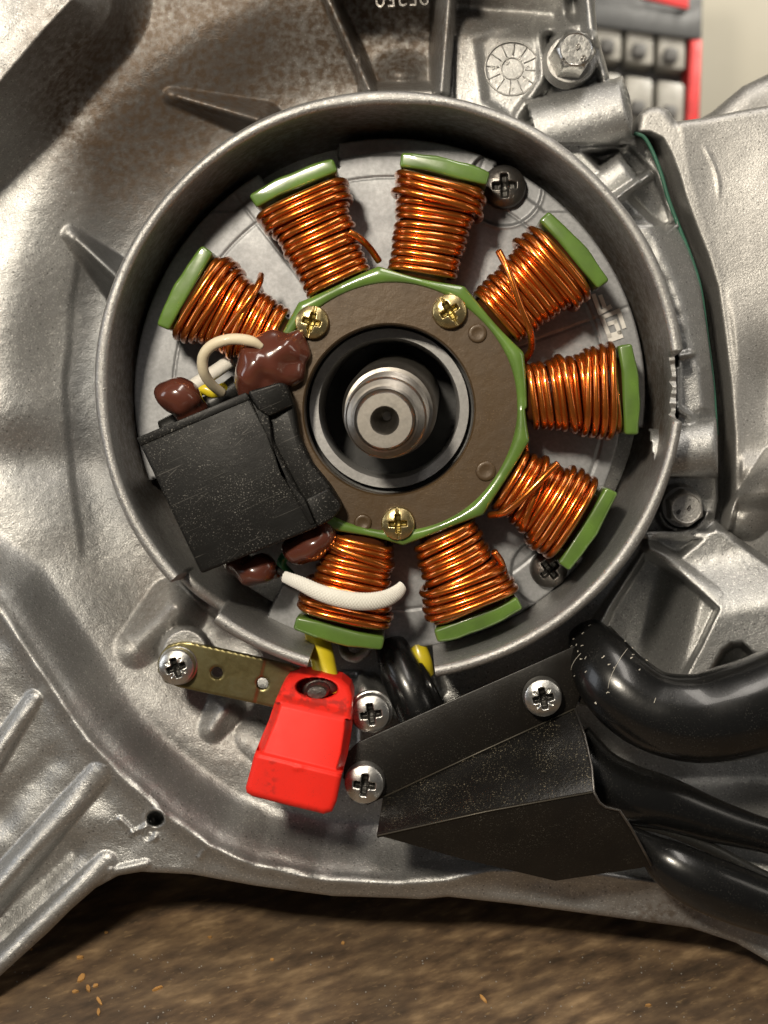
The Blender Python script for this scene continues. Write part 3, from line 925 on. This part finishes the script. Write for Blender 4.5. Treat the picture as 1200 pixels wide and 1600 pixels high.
# brown ring plate
n = 160; V = []; F = []
prof = lambda a: None
rings = []
for (ro, z) in ((1.36, -.98), (1.36, SZ - .03), (1.385, SZ), (2.02, SZ), (2.04, SZ - .03), (2.04, -1.0)):
    rr = []
    inner = ro < 1.5
    for j in range(n):
        a = 2 * math.pi * j / n
        x, y = (hx, hy) if inner else (scx, scy)
        rr.append((x + ro * math.cos(a), y + ro * math.sin(a), z))
    rings.append(rr)
V = [v for r_ in rings for v in r_]
for i in range(len(rings) - 1):
    for j in range(n):
        j2 = (j + 1) % n
        F.append((i * n + j, i * n + j2, (i + 1) * n + j2, (i + 1) * n + j))
mobj('lamination_ring', V, F, M_brownplate, stator, sharp=35)
for (x, y, r) in ((746, 521, 15), (759, 736, 16), (567, 817, 14)):
    c = W(x, y, SZ)
    rr = r * ks
    V, F = lathe([(rr, SZ - .005), (rr, SZ + .012), (rr - .025, SZ + .03), (rr * .55, SZ + .022), (rr * .2, SZ + .012)], c[0], c[1], 28, True)
    mobj('rivet', V, F, M_brownplate, stator)

COILA = [150.3, 113.8, 77.8, 41.0, 4.3, -31.9, -68.2, -103.4]
allA = COILA + [-140.0, -176.5]
# green enamel band
n = 360; V = []; F = []
for i in range(n):
    a = 360 * i / n
    best = min(abs((a - b + 180) % 360 - 180) for b in allA)
    q = min(1, best / 18.2)
    ro = 2.12 + .13 * q ** 2 + .02 * math.sin(a * .06 + 1) + .012 * math.sin(a * .137)
    ri = 1.975 + .008 * math.sin(a * .09)
    zt = SZ + .05 + .03 * q + .01 * math.sin(a * .11)
    m = 9
    for j in range(m):
        t = math.pi * j / (m - 1)
        rm = (ro + ri) / 2; rw = (ro - ri) / 2
        rad = rm - rw * math.cos(t); z = SZ - .03 + (zt - SZ + .03) * math.sin(t) ** .7
        if j == 0: z = SZ - .02
        if j == m - 1: z = -.7
        V.append((scx + rad * math.cos(dg(a)), scy + rad * math.sin(dg(a)), z))
    rad = ro + .01
    V.append((scx + rad * math.cos(dg(a)), scy + rad * math.sin(dg(a)), -1.35))
m = 10
for i in range(n):
    i2 = (i + 1) % n
    for j in range(m - 1):
        F.append((i * m + j, i * m + j + 1, i2 * m + j + 1, i2 * m + j))
mobj('enamel_band', V, F, M_green, stator)

def sp(v, e): return math.copysign(abs(v) ** e, v)
ZCOIL = -.92
def coil(idx, ang, turns=12, seed=0):
    rs = random.Random(100 + seed)
    a = dg(ang)
    er = np.array([math.cos(a), math.sin(a), 0]); et = np.array([-math.sin(a), math.cos(a), 0]); ez = np.array([0, 0, 1.0])
    C = np.array([scx, scy, 0])
    def PT(r, t, z): return C + er * r + et * t + ez * z
    labels = {}
    part = mobj('coil', *box_dir(PT, 2.05, 3.75, .40, .55, ZCOIL, .40), M_copperdark, stator)
    # pole shoe
    ro = [4.00, 4.09, 4.07, 4.00, 3.95, 3.84, 3.84, 3.89][idx]
    half = .735
    poly = []
    for i in range(9):
        t = half * (1 - 2 * i / 8); poly.append(PT(math.sqrt(ro * ro - t * t) + rs.uniform(-.008, .008), t, 0))
    rb = ro - .27
    poly += [PT(rb - .02, -half + .02, 0), PT(rb - .02, -half * .4, 0), PT(rb, half * .4, 0), PT(rb - .02, half - .02, 0)]
    bev = .05
    V, F = prism([(p[0], p[1]) for p in poly][::-1], -1.42, -.47, bev, 4, px=False)
    V = [(v[0] + .006 * math.sin(v[1] * 11 + v[2] * 9 + seed), v[1] + .006 * math.sin(v[0] * 9 + seed), v[2] + .010 * math.sin(v[0] * 11 + v[1] * 13 + seed)) for v in V]
    mobj('pole_shoe', V, F, M_green, part)
    turns = int(round((ro - .36 - 2.18) / .116))
    # winding turns
    wr = .0585
    r0, r1 = 2.18, ro - .36
    mb = MB(); path = []
    per = 30
    def turn(r, w, h, pitch, slant, full=True, e=.62, dz=0, wob=0):
        out = []
        for q in range(per):
            th = 2 * math.pi * q / per - math.pi / 2
            c_, s_ = math.cos(th), math.sin(th)
            out.append(PT(r + pitch * q / per + slant * c_ + wob * math.sin(2 * th + r * 9), w * sp(c_, e), ZCOIL + dz + h * sp(s_, e)))
        return out
    pitch = (r1 - r0) / turns
    path = []
    for i in range(turns):
        f = i / (turns - 1)
        w = .51 + .16 * f ** 1.1 + rs.uniform(-.018, .022); h = .50 + .06 * f + rs.uniform(-.014, .02)
        path += turn(r0 + pitch * i + rs.uniform(-.013, .013), w, h, pitch, .02 * (1 if idx % 2 else -1) + rs.uniform(-.012, .012), wob=rs.uniform(-.008, .008))
    mb.add(*tube(smooth_path(path, 3), wr, 7))
    # second, looser layer laid back from the shoe
    path = []
    n2 = rs.choice([3, 4, 4])
    rr = r1 - .02
    for i in range(n2):
        f = 1 - (r1 - rr) / (r1 - r0)
        w = .51 + .16 * f + .075 + rs.uniform(-.02, .04); h = .56 + .06 * f + .06 + rs.uniform(-.02, .03)
        stp = -(.120 + rs.choice([0, 0, .01, .03]))
        path += turn(rr, w, h, stp, .03 * (-1 if idx % 2 else 1) + rs.uniform(-.018, .018), wob=rs.uniform(-.008, .008))
        rr += stp
    mb.add(*tube(smooth_path(path, 3), wr, 7))
    # a few crossed turns further in
    for c_ in range(rs.choice([0, 1, 1])):
        rr = r0 + rs.uniform(.15, .75)
        f = (rr - r0) / (r1 - r0)
        path = turn(rr, .475 + .145 * f + .08, .50 + .06 * f + .09, .03, rs.uniform(.06, .16) * rs.choice([-1, 1]), wob=rs.uniform(-.03, .03))
        mb.add(*tube(smooth_path(path, 2), wr, 7, closed=True))
    w_ = mb.obj('winding', M_copper, part)
    return part

def box_dir(PT, ra, rb, w0, w1, zc, h):
    V = []; F = []
    n = 24
    for (r, w) in ((ra, w0), (rb, w1)):
        for q in range(n):
            th = 2 * math.pi * q / n
            V.append(tuple(PT(r, w * sp(math.cos(th), .6), zc + h * sp(math.sin(th), .6))))
    for q in range(n):
        F.append((q, n + q, n + (q + 1) % n, (q + 1) % n))
    F.append(tuple(range(n))); F.append(tuple(range(n, 2 * n))[::-1])
    return V, F
def smooth_path(P, it):
    P = np.array(P)
    for _ in range(it):
        Q = P.copy(); Q[1:-1] = .25 * P[:-2] + .5 * P[1:-1] + .25 * P[2:]; P = Q
    return [p for p in P]

for i, a in enumerate(COILA): coil(i, a, 12, i * 3)

def wire(name, pts, r, mat, parent=None, sides=12, n=8, **kw):
    P = spline([W(*p) for p in pts], n)
    rr = r
    if hasattr(r, '__len__'):
        rr = [q[0] for q in spline([(x,) for x in r], n)]
    V, F = tube(P, rr, sides, **kw)
    return mobj(name, V, F, mat, parent)
for pts in ([(779, 392, -.30), (795, 425, -.18), (812, 475, -.18), (828, 515, -.30), (830, 545, -.7), (818, 565, -1.0)],
            [(872, 724, -.22), (850, 745, -.16), (820, 775, -.16), (790, 800, -.28), (765, 805, -.6)],
            [(545, 362, -.35), (562, 372, -.4), (578, 388, -.7), (592, 408, -.9)],
            [(820, 690, -.8), (822, 720, -.9), (808, 745, -1.0)],
            [(352, 520, -.40), (372, 492, -.30), (394, 462, -.30), (405, 442, -.45), (408, 430, -.75)],
            [(772, 862, -.55), (784, 880, -.7), (788, 905, -.9), (776, 930, -1.2)]):
    wire('lead_wire', pts, .056, M_copper, stator)

# ------------------------------------------------------------------ seal, bore and shaft
c1 = W(608, 638, -1.0)
seal = thing('crank_seal', 'grey ring lip of the crankshaft seal inside the stator bore', 'seal', c1)
kz = k(-1.0)
V, F = lathe([(126 * kz, -1.5), (125.5 * kz, -1.05), (124.5 * kz, -1.03), (110.5 * kz, -1.03), (110 * kz, -1.04), (110 * kz, -2.8)], c1[0], c1[1], 128)
mobj('seal_ring', V, F, M_lip, seal, sharp=30)
V, F = lathe([(1.42, -1.1), (1.42, -1.16), (1.33, -1.18), (126 * kz, -1.3), (126 * kz, -1.5)], c1[0], c1[1], 96)
mobj('gap_shade_ring', V, F, M_rubber, seal, sharp=30)  # black ring standing in for the shaded gap around the seal
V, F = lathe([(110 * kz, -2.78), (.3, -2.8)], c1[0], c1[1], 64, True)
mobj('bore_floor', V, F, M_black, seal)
base = W(608, 642, -.35); tip = W(601, 657, .95)
tl = ((tip[0] - base[0]) / 1.3, (tip[1] - base[1]) / 1.3)
shaft = thing('crankshaft_end', 'stepped steel crankshaft end with a centre hole standing in the dark bore', 'crankshaft', base)
kt = k(.95)
pr = [(.76, -2.7), (.76, -.55), (.745, -.36), (.70, -.25), (.63, -.23)]
z = -.22
for i in range(5):     # thread crests
    pr += [(.645, z + .03), (.645, z + .06), (.575, z + .11), (.575, z + .13)]; z += .15
pr += [(.62, z + .02), (.605, z + .06), (.585, z + .08), (.59, z + .11), (.555, z + .13), (.56, z + .17), (.525, z + .19), (.53, z + .23), (.49, z + .25), (.50, z + .28), (.465, z + .31), (.475, .80), (.45, .82), (.455, .86), (.43, .93), (.41, .95)]
pr += [(.22, .95), (.205, .93), (.18, .84), (.17, .78), (.10, .62), (.07, .35)]
V, F = lathe(pr, base[0], base[1], 96, True, tilt=tl, zref=-.35)
mobj('shaft_body', V, F, M_steel, shaft, sharp=35)

# ------------------------------------------------------------------ black potted block and resin
blk = thing('ignition_coil_block', 'scratched black potted ignition coil block covering two stator poles', 'ignition coil', W(350, 760, -1.0))
mobj('housing', *prism([(213, 684), (386, 613), (497, 824), (314, 897)], -1.15, .10, .05, 3), M_box, blk, sharp=40)
mobj('spine', *prism([(384, 613), (437, 597), (446, 601), (459, 634), (466, 680), (487, 724), (515, 758), (532, 785), (532, 797), (518, 812), (495, 824)], -1.15, -.06, .05, 3), M_box, blk, sharp=40)
mobj('spine_lug', *prism([(386, 612), (438, 597), (447, 601), (459, 634), (420, 651), (402, 640)], -.3, .14, .05, 3, ztop=[.14, .14, .10, .02, .14, .14]), M_box, blk, sharp=40)
mobj('spine_lug', *prism([(476, 779), (514, 761), (533, 787), (532, 798), (518, 812), (496, 824)], -.3, .12, .05, 3, ztop=[.13, .02, .0, .0, .06, .12]), M_box, blk, sharp=40)
mobj('raised_edge', *prism([(213, 684), (384, 613), (391, 624), (219, 697)], .06, .125, .02), M_box, blk, sharp=40)
mobj('raised_edge', *prism([(392, 624), (403, 640), (420, 651), (425, 690), (440, 740), (476, 779), (492, 818), (484, 820), (450, 760)], 0.0, .135, .03), M_box, blk, sharp=40)

def blob(ells, seed=0, vox=.045, rough=.018):
    """union of ellipsoids by marching over an icosphere-joined mesh, remeshed later by modifier"""
    mb = MB()
    for (px, py, z, rx, ry, rz, rot) in ells:
        bm = bmesh.new(); bmesh.ops.create_icosphere(bm, subdivisions=4, radius=1)
        c = np.array(W(px, py, z)); kk = k(z); ca, sa = math.cos(rot), math.sin(rot)
        V = []
        for v in bm.verts:
            x, y, zz = v.co
            q = 1 + rough * (math.sin(x * 4 + seed) + math.sin(y * 5 + seed * 2) + math.sin(zz * 4.3))
            x *= rx * kk * q; y *= ry * kk * q; zz *= rz * q
            V.append((c[0] + ca * x - sa * y, c[1] + sa * x + ca * y, c[2] + zz))
        mb.add(V, [[v.index for v in f.verts] for f in bm.faces]); bm.free()
    mb.V = [(x + .02 * math.sin(y * 13 + seed), y + .02 * math.sin(x * 15 + z * 7), z + .035 * math.sin(x * 9 + seed) * math.sin(y * 11)) for (x, y, z) in mb.V]
    return mb.V, mb.F
def resin(name, ells, label, seed):
    V, F = blob(ells, seed)
    o = mobj(name, V, F, M_resin)
    tag(o, label, 'resin blob', 'brown resin drops sealing the wire joints')
    r = o.modifiers.new('r', 'REMESH'); r.mode = 'VOXEL'; r.voxel_size = .028 * S; r.use_smooth_shade = True
    s = o.modifiers.new('s', 'SMOOTH'); s.iterations = 22; s.factor = .7
    return o
resin('resin_blob', [(281, 620, -.55, 37, 30, .42, -.15), (262, 612, -.6, 20, 20, .32, 0), (300, 642, -.75, 26, 30, .35, .3)], 'glossy brown resin drop above the top edge of the black block', 1)
resin('resin_blob', [(396, 575, -.25, 27, 42, .42, .0), (388, 600, -.4, 20, 40, .4, .1), (432, 552, -.30, 46, 32, .38, .2), (462, 548, -.38, 24, 26, .26, 0), (445, 575, -.38, 36, 28, .34, -.5), (420, 534, -.30, 34, 18, .26, .2), (424, 572, -.30, 34, 34, .36, 0), (408, 596, -.35, 30, 26, .34, 0), (452, 534, -.34, 26, 16, .24, .5)],
      'large brown resin lump between the black block and the screw', 4)
resin('resin_blob', [(400, 890, -.70, 36, 24, .36, .25), (380, 885, -.8, 26, 20, .3, 0), (428, 893, -.9, 12, 12, .16, 0)], 'brown resin drop below the black block', 6)
resin('resin_blob', [(487, 850, -.55, 40, 26, .40, .35), (470, 858, -.6, 30, 24, .36, 0), (505, 836, -.5, 20, 26, .3, 0)], 'brown resin lump between the block and the bottom coil', 9)

# wires and sleeves
def single(name, pts, r, mat, label, cat, group=None, **kw):
    o = wire(name, pts, r, mat, None, **kw)
    return tag(o, label, cat, group)
single('cream_wire', [(409, 542, -.02), (392, 533, .06), (362, 530, .12), (334, 538, .10), (318, 556, .0), (318, 580, -.15), (330, 600, -.4), (347, 614, -.7)], [.05, .085, .088, .088, .088, .085, .08, .08], M_cream, 'cream insulated wire looping over the resin beside the block', 'wire', sides=16)
single('wire_sleeve', [(362, 562, -1.1), (340, 578, -1.05), (318, 592, -1.0), (300, 604, -1.0)], .115, M_white, 'short pale sleeve lying behind the cream wire loop', 'sleeve', sides=16)
single('yellow_green_wire', [(352, 606, -1.1), (335, 613, -1.0), (318, 608, -1.0), (300, 616, -1.1)], .10, M_yellow, 'bit of yellow green wire beside the resin drop above the block', 'wire')
single('black_sleeve', [(372, 600, -1.2), (340, 624, -1.15), (300, 648, -1.15), (255, 672, -1.2)], .17, M_rubber, 'black sleeve tucked under the top edge of the block', 'sleeve')
single('green_wire', [(470, 858, -1.2), (448, 866, -1.15), (440, 882, -1.2), (455, 900, -1.4)], .08, M_greenwire, 'short green wire behind the resin under the block', 'wire')
single('black_lead', [(428, 885, -.9), (447, 900, -.55), (462, 905, -.3)], .05, M_rubber, 'thin black lead entering the white braided sleeve', 'wire')

# white braided sleeve over the bottom coil
pts = [(444, 901, -.25), (470, 912, -.02), (500, 926, .06), (535, 936, .08), (570, 940, .05), (600, 936, -.05), (620, 926, -.2), (629, 916, -.3)]
rad = [.085, .105, .12, .128, .13, .126, .115, .09]
P = spline([W(*p) for p in pts], 36); RR = [q[0] for q in spline([(x,) for x in rad], 36)]
braid = lambda i, a: .95 + .10 * max(0, math.sin(a * 11 + i * 1.25)) + .10 * max(0, math.sin(a * 11 - i * 1.25))
V, F = tube(P, RR, 72, mod=braid, squash=.6)
tag(mobj('braided_sleeve', V, F, M_white), 'white braided sleeve lying across the bottom coil', 'sleeve')

single('yellow_wire', [(490, 960, -1.6), (497, 1000, -1.3), (504, 1030, -1.1), (510, 1062, -.9), (515, 1085, -.85)], .20, M_yellow, 'bright yellow wire running down into the red connector cap', 'wire', sides=20)
single('yellow_sleeve', [(644, 990, -2.0), (653, 1015, -1.85), (660, 1035, -1.8), (664, 1052, -1.9)], .165, M_yellow, 'yellow sleeve beside the black tube below the coils', 'sleeve', sides=20)
single('green_lead', [(590, 985, -1.9), (600, 1018, -1.7), (606, 1035, -1.8)], .08, M_greenwire, 'green lead showing below the plate beside the black tube', 'wire')
single('black_tube', [(612, 1010, -1.8), (624, 1045, -1.5), (645, 1090, -1.3), (672, 1150, -1.3), (700, 1200, -1.5)], [.28, .34, .36, .38, .4], M_hose, 'black tube passing behind the black guard bracket', 'tube', sides=24)
single('thin_black_lead', [(655, 1040, -1.5), (672, 1070, -1.2), (690, 1105, -1.2), (720, 1150, -1.3)], .07, M_hose, 'thin black lead beside the yellow sleeve', 'wire')
# curled steel clip
single('steel_clip', [(535, 1003, -1.9), (540, 1022, -1.6), (556, 1028, -1.5), (570, 1020, -1.5), (575, 1006, -1.6), (562, 1000, -1.7), (552, 1008, -1.7)], .085, M_cast2, 'curled grey clip under the bottom coil', 'clip')

# ------------------------------------------------------------------ strap bracket
strap_poly = [(252, 1020), (262, 1008), (280, 1003), (300, 1004), (452, 1038), (470, 1046), (462, 1112), (430, 1106), (280, 1074), (258, 1066), (247, 1050), (246, 1034)]
sdS = polysd(strap_poly)
def sd_strap(X, Y): return np.minimum(np.minimum(sdS(X, Y), np.hypot(X - 339, Y - 1051) - 9), np.hypot(X - 410, Y - 1068) - 9)
V, F, px, py = relief(sd_strap, lambda X, Y, d: -.92 - rnd(d, 3) - .02 * sst(420, 424, X + .25 * (Y - 1000) - 0), (240, 998, 476, 1116), 2.2, -1.04)
o = mobj('strap_bracket', V, F, M_olive, sharp=40); tag(o, 'olive yellow zinc strap with two small holes beside the red cap', 'bracket')
place_screw(278, 1040, -.90, 29, .24, 'pozi', .35, M_zinc, 'bright cross head screw at the end of the olive strap', 'bright screws', 1.07, cd=.6)

place_screw(580, 1112, -.85, 31, .24, 'cross', .15, M_zinc, 'cross head screw close beside the red cap', 'bright screws', 1.1, cd=.6)
place_screw(570, 1221, -.60, 32, .26, 'cross', -.1, M_zinc, 'cross head screw at the lower tip of the black guard bracket', 'bright screws', None, cd=.6)
place_screw(847, 1087, -.52, 31, .26, 'pozi', .2, M_zinc, 'bright cross head screw in the top strip of the black guard', 'bright screws', None, cd=.6)

def hexbolt(px, py, z, rpx, h, rot, label, marks, mat, tilt=(0, 0)):
    c = W(px, py, z); kk = k(z + h); r = rpx * kk
    t = thing('hex_bolt', label, 'bolt', c, 'hex head bolts')
    V = []; n = 72
    rows = []
    for (f, zz, rnd_) in ((1.0, 0, 0), (1.0, h - .09, 0), (.94, h - .02, .75), (.86, h, 1), (.80, h - .012, 1), (.02, h - .012, 1)):
        for j in range(n):
            a = 2 * math.pi * j / n
            hexr = r / math.cos(((a - rot + math.pi / 6) % (math.pi / 3)) - math.pi / 6)
            cr = r * 1.02
            rad = (hexr * (1 - rnd_) + min(hexr, cr) * rnd_) * f
            V.append((c[0] + rad * math.cos(a) + tilt[0] * zz, c[1] + rad * math.sin(a) + tilt[1] * zz, c[2] + zz))
    F = []
    for i in range(5):
        for j in range(n):
            F.append((i * n + j, i * n + (j + 1) % n, (i + 1) * n + (j + 1) % n, (i + 1) * n + j))
    F.append(tuple(range(5 * n, 6 * n)))
    mobj('head', V, F, mat, t, sharp=30)
    V, F = lathe([(r * .3, c[2] + .012), (r * 1.22, c[2] + .012), (r * 1.26, c[2] - .03), (r * 1.26, c[2] - .10), (r * 1.4, c[2] - .3)], c[0], c[1], 48)
    mobj('washer', V, F, M_cast2, t, sharp=40)
    mb = MB()
    for (s_, dx, dy, sz, ro) in marks:
        V, F = text_geo(s_, px + dx, py + dy, z + h, sz, ro, .02)
        mb.add([(v[0] + tilt[0] * h, v[1] + tilt[1] * h, v[2]) for v in V], F)
    if marks: mobj('head_marking', mb.V, mb.F, M_darkscrew, t, smooth=False)
    return t
hexbolt(889, 94, -1.22, 29, .50, .45, 'bright hex bolt with stamped head at the top of the crankcase', [('9', 8, -14, 16, -.3), ('8', 16, 4, 17, -.5), ('o', -14, 4, 15, -.3)], M_zinc, tilt=(.12, .12))
hexbolt(1066, 792, -1.75, 26, .40, .1, 'dull grey hex bolt in shadow below the short boss', [('8', 10, 2, 12, -.6), ('8', -6, 8, 12, -.6)], M_cast2)

# ------------------------------------------------------------------ red connector cap
REDP = [(441, 1070), (450, 1058), (466, 1052), (502, 1051), (534, 1060), (547, 1072), (551, 1088), (549, 1140), (543, 1180), (534, 1212), (526, 1252), (519, 1268), (506, 1272), (448, 1258), (394, 1244), (385, 1238), (384, 1230),
        (392, 1200), (397, 1180), (410, 1148), (420, 1125), (430, 1095)]
ax = np.array([-.235, .972])   # cap axis down
def Hred(X, Y, d):
    s = (X - 495) * ax[0] + (Y - 1051) * ax[1]   # distance along the cap
    z = np.interp(s, [0, 46, 56, 64, 140, 150, 215], [-.55, -.10, .08, .15, .32, .42, .36])
    u = ((X - 495) * ax[1] - (Y - 1051) * ax[0])
    z = z - rnd(d, 9) - .05 * (np.abs(u) / 70) ** 3
    # sides narrower above the collar line
    zside = sst(0, 12, d - 8 * (s < 140)) 
    z = z - .35 * (1 - sst(2, 12, d)) * (s < 140) * (s > 60)
    e = np.hypot((X - 495) / 33., (Y - 1075) / 16. - (X - 495) / 300.)
    z = z - .55 * (1 - sst(.93, 1.04, e))
    z = z + .03 * np.exp(-((s - 145) / 2.2) ** 2)
    nub = np.exp(-(((X - 466) / 8.) ** 2 + ((Y - 1199) / 5.) ** 2))
    return z + .02 * nub * (1 + .6 * vnoise(X, Y, 4)) 
cap = thing('connector_cap', 'bright red plastic cap over the wire terminal below the coils', 'connector cap', W(470, 1160, -.9))
V, F, px, py = relief(polysd(REDP), Hred, (380, 1046, 556, 1276), 1.6, -1.15)
sc_ = (px - 495) * ax[0] + (py - 1051) * ax[1]
gr = (np.exp(-((sc_ - 42) / 14.) ** 2) + .6 * np.exp(-((sc_ - 215) / 8.) ** 2)) * np.clip(.2 + 1.6 * fbm(px, py, 9, 3), 0, 1) + np.exp(-((px - 425) / 9.) ** 2) * np.clip(fbm(px, py, 7, 2) * 1.5, 0, 1) * .6
mobj('cap_shell', V, F, M_red, cap, attrs={'grime': np.clip(gr * .6, 0, .5)})
c = W(497, 1077, -.55)
V, F = lathe([(.31, -.75), (.30, -.70), (.24, -.64), (.19, -.62), (.185, -.34), (.15, -.28), (.02, -.27)], c[0], c[1], 40, True)
V = [(v[0], c[1] + (v[1] - c[1]) * .62, v[2]) for v in V]
mobj('terminal_pin', V, F, M_darkscrew, cap, sharp=40)

# ------------------------------------------------------------------ black sheet guard
guard = thing('cable_guard', 'black painted sheet steel guard folded into a wedge over the cables', 'guard', W(760, 1200, -.6))
def sheet(name, pts, mat, parent, th=.06, sub=8):
    """closed loop of (px,py,z) filled and given thickness"""
    P = [np.array(W(*p)) for p in pts]
    n_ = np.zeros(3)
    for i in range(len(P)):
        n_ += np.cross(P[i] - P[0], P[(i + 1) % len(P)] - P[0])
    n_ /= np.linalg.norm(n_)
    if n_[2] < 0: n_ = -n_; P = P[::-1]
    bm = bmesh.new()
    top = [bm.verts.new(p) for p in P]; bot = [bm.verts.new(p - n_ * th) for p in P]
    m_ = len(P)
    bm.faces.new(top); bm.faces.new(bot[::-1])
    for i in range(m_):
        j = (i + 1) % m_; bm.faces.new((top[i], bot[i], bot[j], top[j]))
    bmesh.ops.recalc_face_normals(bm, faces=bm.faces)
    bmesh.ops.bevel(bm, geom=list(bm.edges), offset=.013, segments=2, profile=.5, affect='EDGES', clamp_overlap=True)
    bmesh.ops.triangulate(bm, faces=[f for f in bm.faces if len(f.verts) > 4])
    bm.verts.index_update()
    V = [tuple(v.co) for v in bm.verts]; F = [[v.index for v in f.verts] for f in bm.faces]; bm.free()
    return mobj(name, V, F, mat, parent, sharp=35)
sheet('mounting_strip', [(540, 1178, -.62), (560, 1160, -.62), (700, 1097, -.62), (838, 1036, -.62), (905, 1006, -.62), (925, 1030, -.62), (899, 1108, -.62), (600, 1246, -.62), (575, 1258, -.62), (548, 1250, -.62), (536, 1215, -.62)], M_guardc, guard)
sheet('upper_face', [(598, 1245, -.62), (750, 1175, -.62), (900, 1106, -.62), (914, 1150, -.25), (925, 1200, .2), (927, 1238, .45), (760, 1268, .45), (588, 1306, .45)], M_guard, guard)
sheet('front_face', [(588, 1305, .455), (760, 1267, .455), (926, 1237, .455), (936, 1254, .40), (945, 1261, .38), (967, 1266, .33), (985, 1293, .22), (1004, 1328, .08), (1017, 1352, -.02), (1000, 1357, -.02), (868, 1377, -.10), (720, 1342, .10)], M_guardc, guard)
MB().add(*tube([W(*p) for p in [(899, 1108, -.60), (914, 1150, -.23), (925, 1200, .22), (928, 1238, .46), (937, 1254, .41), (946, 1261, .39), (968, 1266, .34), (986, 1293, .23), (1005, 1328, .09), (1018, 1352, -.01)]], .022, 6)).obj('bare_edge', M_darkscrew, guard)
MB().add(*tube([W(598, 1246, -.60), W(750, 1175, -.60), W(899, 1107, -.60)], .014, 6)).obj('worn_fold', M_fold, guard)
MB().add(*tube([W(589, 1306, .462), W(760, 1268, .462), W(926, 1238, .462)], .012, 6)).obj('worn_fold', M_fold, guard)
mobj('side_wing', *prism([(905, 1006), (960, 985), (985, 1010), (970, 1075), (940, 1110), (905, 1100)], -1.3, -.75, .03), M_guardc, guard, sharp=40)

# ------------------------------------------------------------------ hoses
single('thick_black_hose', [(915, 985, -1.1), (935, 1025, -.75), (965, 1070, -.45), (1020, 1110, -.30), (1090, 1122, -.30), (1160, 1108, -.35), (1240, 1080, -.45), (1340, 1040, -.6)],
       [.30, .50, .60, .64, .70, .75, .77, .77], M_hose, 'thick black vinyl hose bending across the lower crankcase corner', 'hose', sides=48, n=14, squash=.9)
single('middle_black_hose', [(890, 1160, -1.2), (930, 1212, -1.0), (980, 1238, -.95), (1040, 1255, -.95), (1110, 1280, -1.0), (1200, 1307, -1.1), (1340, 1345, -1.2)],
       [.42, .48, .47, .43, .36, .28, .26], M_hose, 'middle black hose leaving the open end of the black guard', 'hose', sides=40, n=14, squash=.8)
single('lower_black_hose', [(960, 1290, -.9), (1005, 1318, -.62), (1040, 1345, -.45), (1085, 1372, -.35), (1140, 1395, -.35), (1210, 1420, -.4), (1340, 1460, -.5)],
       [.12, .20, .36, .44, .46, .44, .42], M_hose, 'lowest black hose hanging over the crankcase flange', 'hose', sides=40, n=14, squash=.85)
single('hose_liner', [(975, 1282, -1.0), (1040, 1296, -.95), (1110, 1325, -1.0), (1200, 1372, -1.1), (1300, 1410, -1.2)], .10, M_rubber, 'thin black edge of rubber between the two lower hoses', 'rubber strip')
# lint and dust stuck to the thick hose
hp = spline([W(*p) for p in [(915, 985, -1.1), (935, 1025, -.75), (965, 1070, -.45), (1020, 1110, -.30), (1090, 1122, -.30), (1160, 1108, -.35)]], 14)
hr = [q[0] for q in spline([(x,) for x in [.30, .50, .60, .64, .70, .75]], 14)]
HV, HF = tube(hp, hr, 48, squash=.9)
HV = np.array(HV).reshape(len(hp), 48, 3)
def hsurf(i, j):
    i = min(max(i, 0), len(hp) - 1.01); a = int(i); f = i - a
    j = j % 48; b = int(j); g = j - b
    p = (HV[a, b] * (1 - f) + HV[a + 1, b] * f) * (1 - g) + (HV[a, (b + 1) % 48] * (1 - f) + HV[a + 1, (b + 1) % 48] * f) * g
    c_ = np.array(hp[a]) * (1 - f) + np.array(hp[a + 1]) * f
    d_ = p - c_; return p + d_ / np.linalg.norm(d_) * .006
mb = MB()
front = [j for j in range(48) if HV[20, j, 2] > np.array(hp)[20, 2] + .15]
def strand(i, j, L, di, dj, r_):
    P = []
    for q in range(9):
        P.append(hsurf(i, j)); i += di * L / 9 + random.uniform(-.12, .12); j += dj * L / 9 + random.uniform(-.3, .3)
    mb.add(*tube(P, r_, 4))
jm = front[len(front) // 2] if len(front) and (front[-1] - front[0] < 47) else 0
for q in range(26):
    i = abs(random.gauss(20, 12)); j = jm + random.gauss(0, 7)
    strand(i, j, random.uniform(.05, .5), random.choice([-1, 1]), random.uniform(-2, 2), random.uniform(.003, .008))
for (i, j, L, di, dj) in [(20, jm - 7, 9, 1, 1.2), (14, jm + 4, 6, .3, 1.5)]:
    strand(i, j, L, di, dj, .0035)
tag(mb.obj('lint', plastic('pale_lint', (.62, .58, .50), .8)), 'pale lint and dust stuck to the thick black hose', None, None, 'stuff')
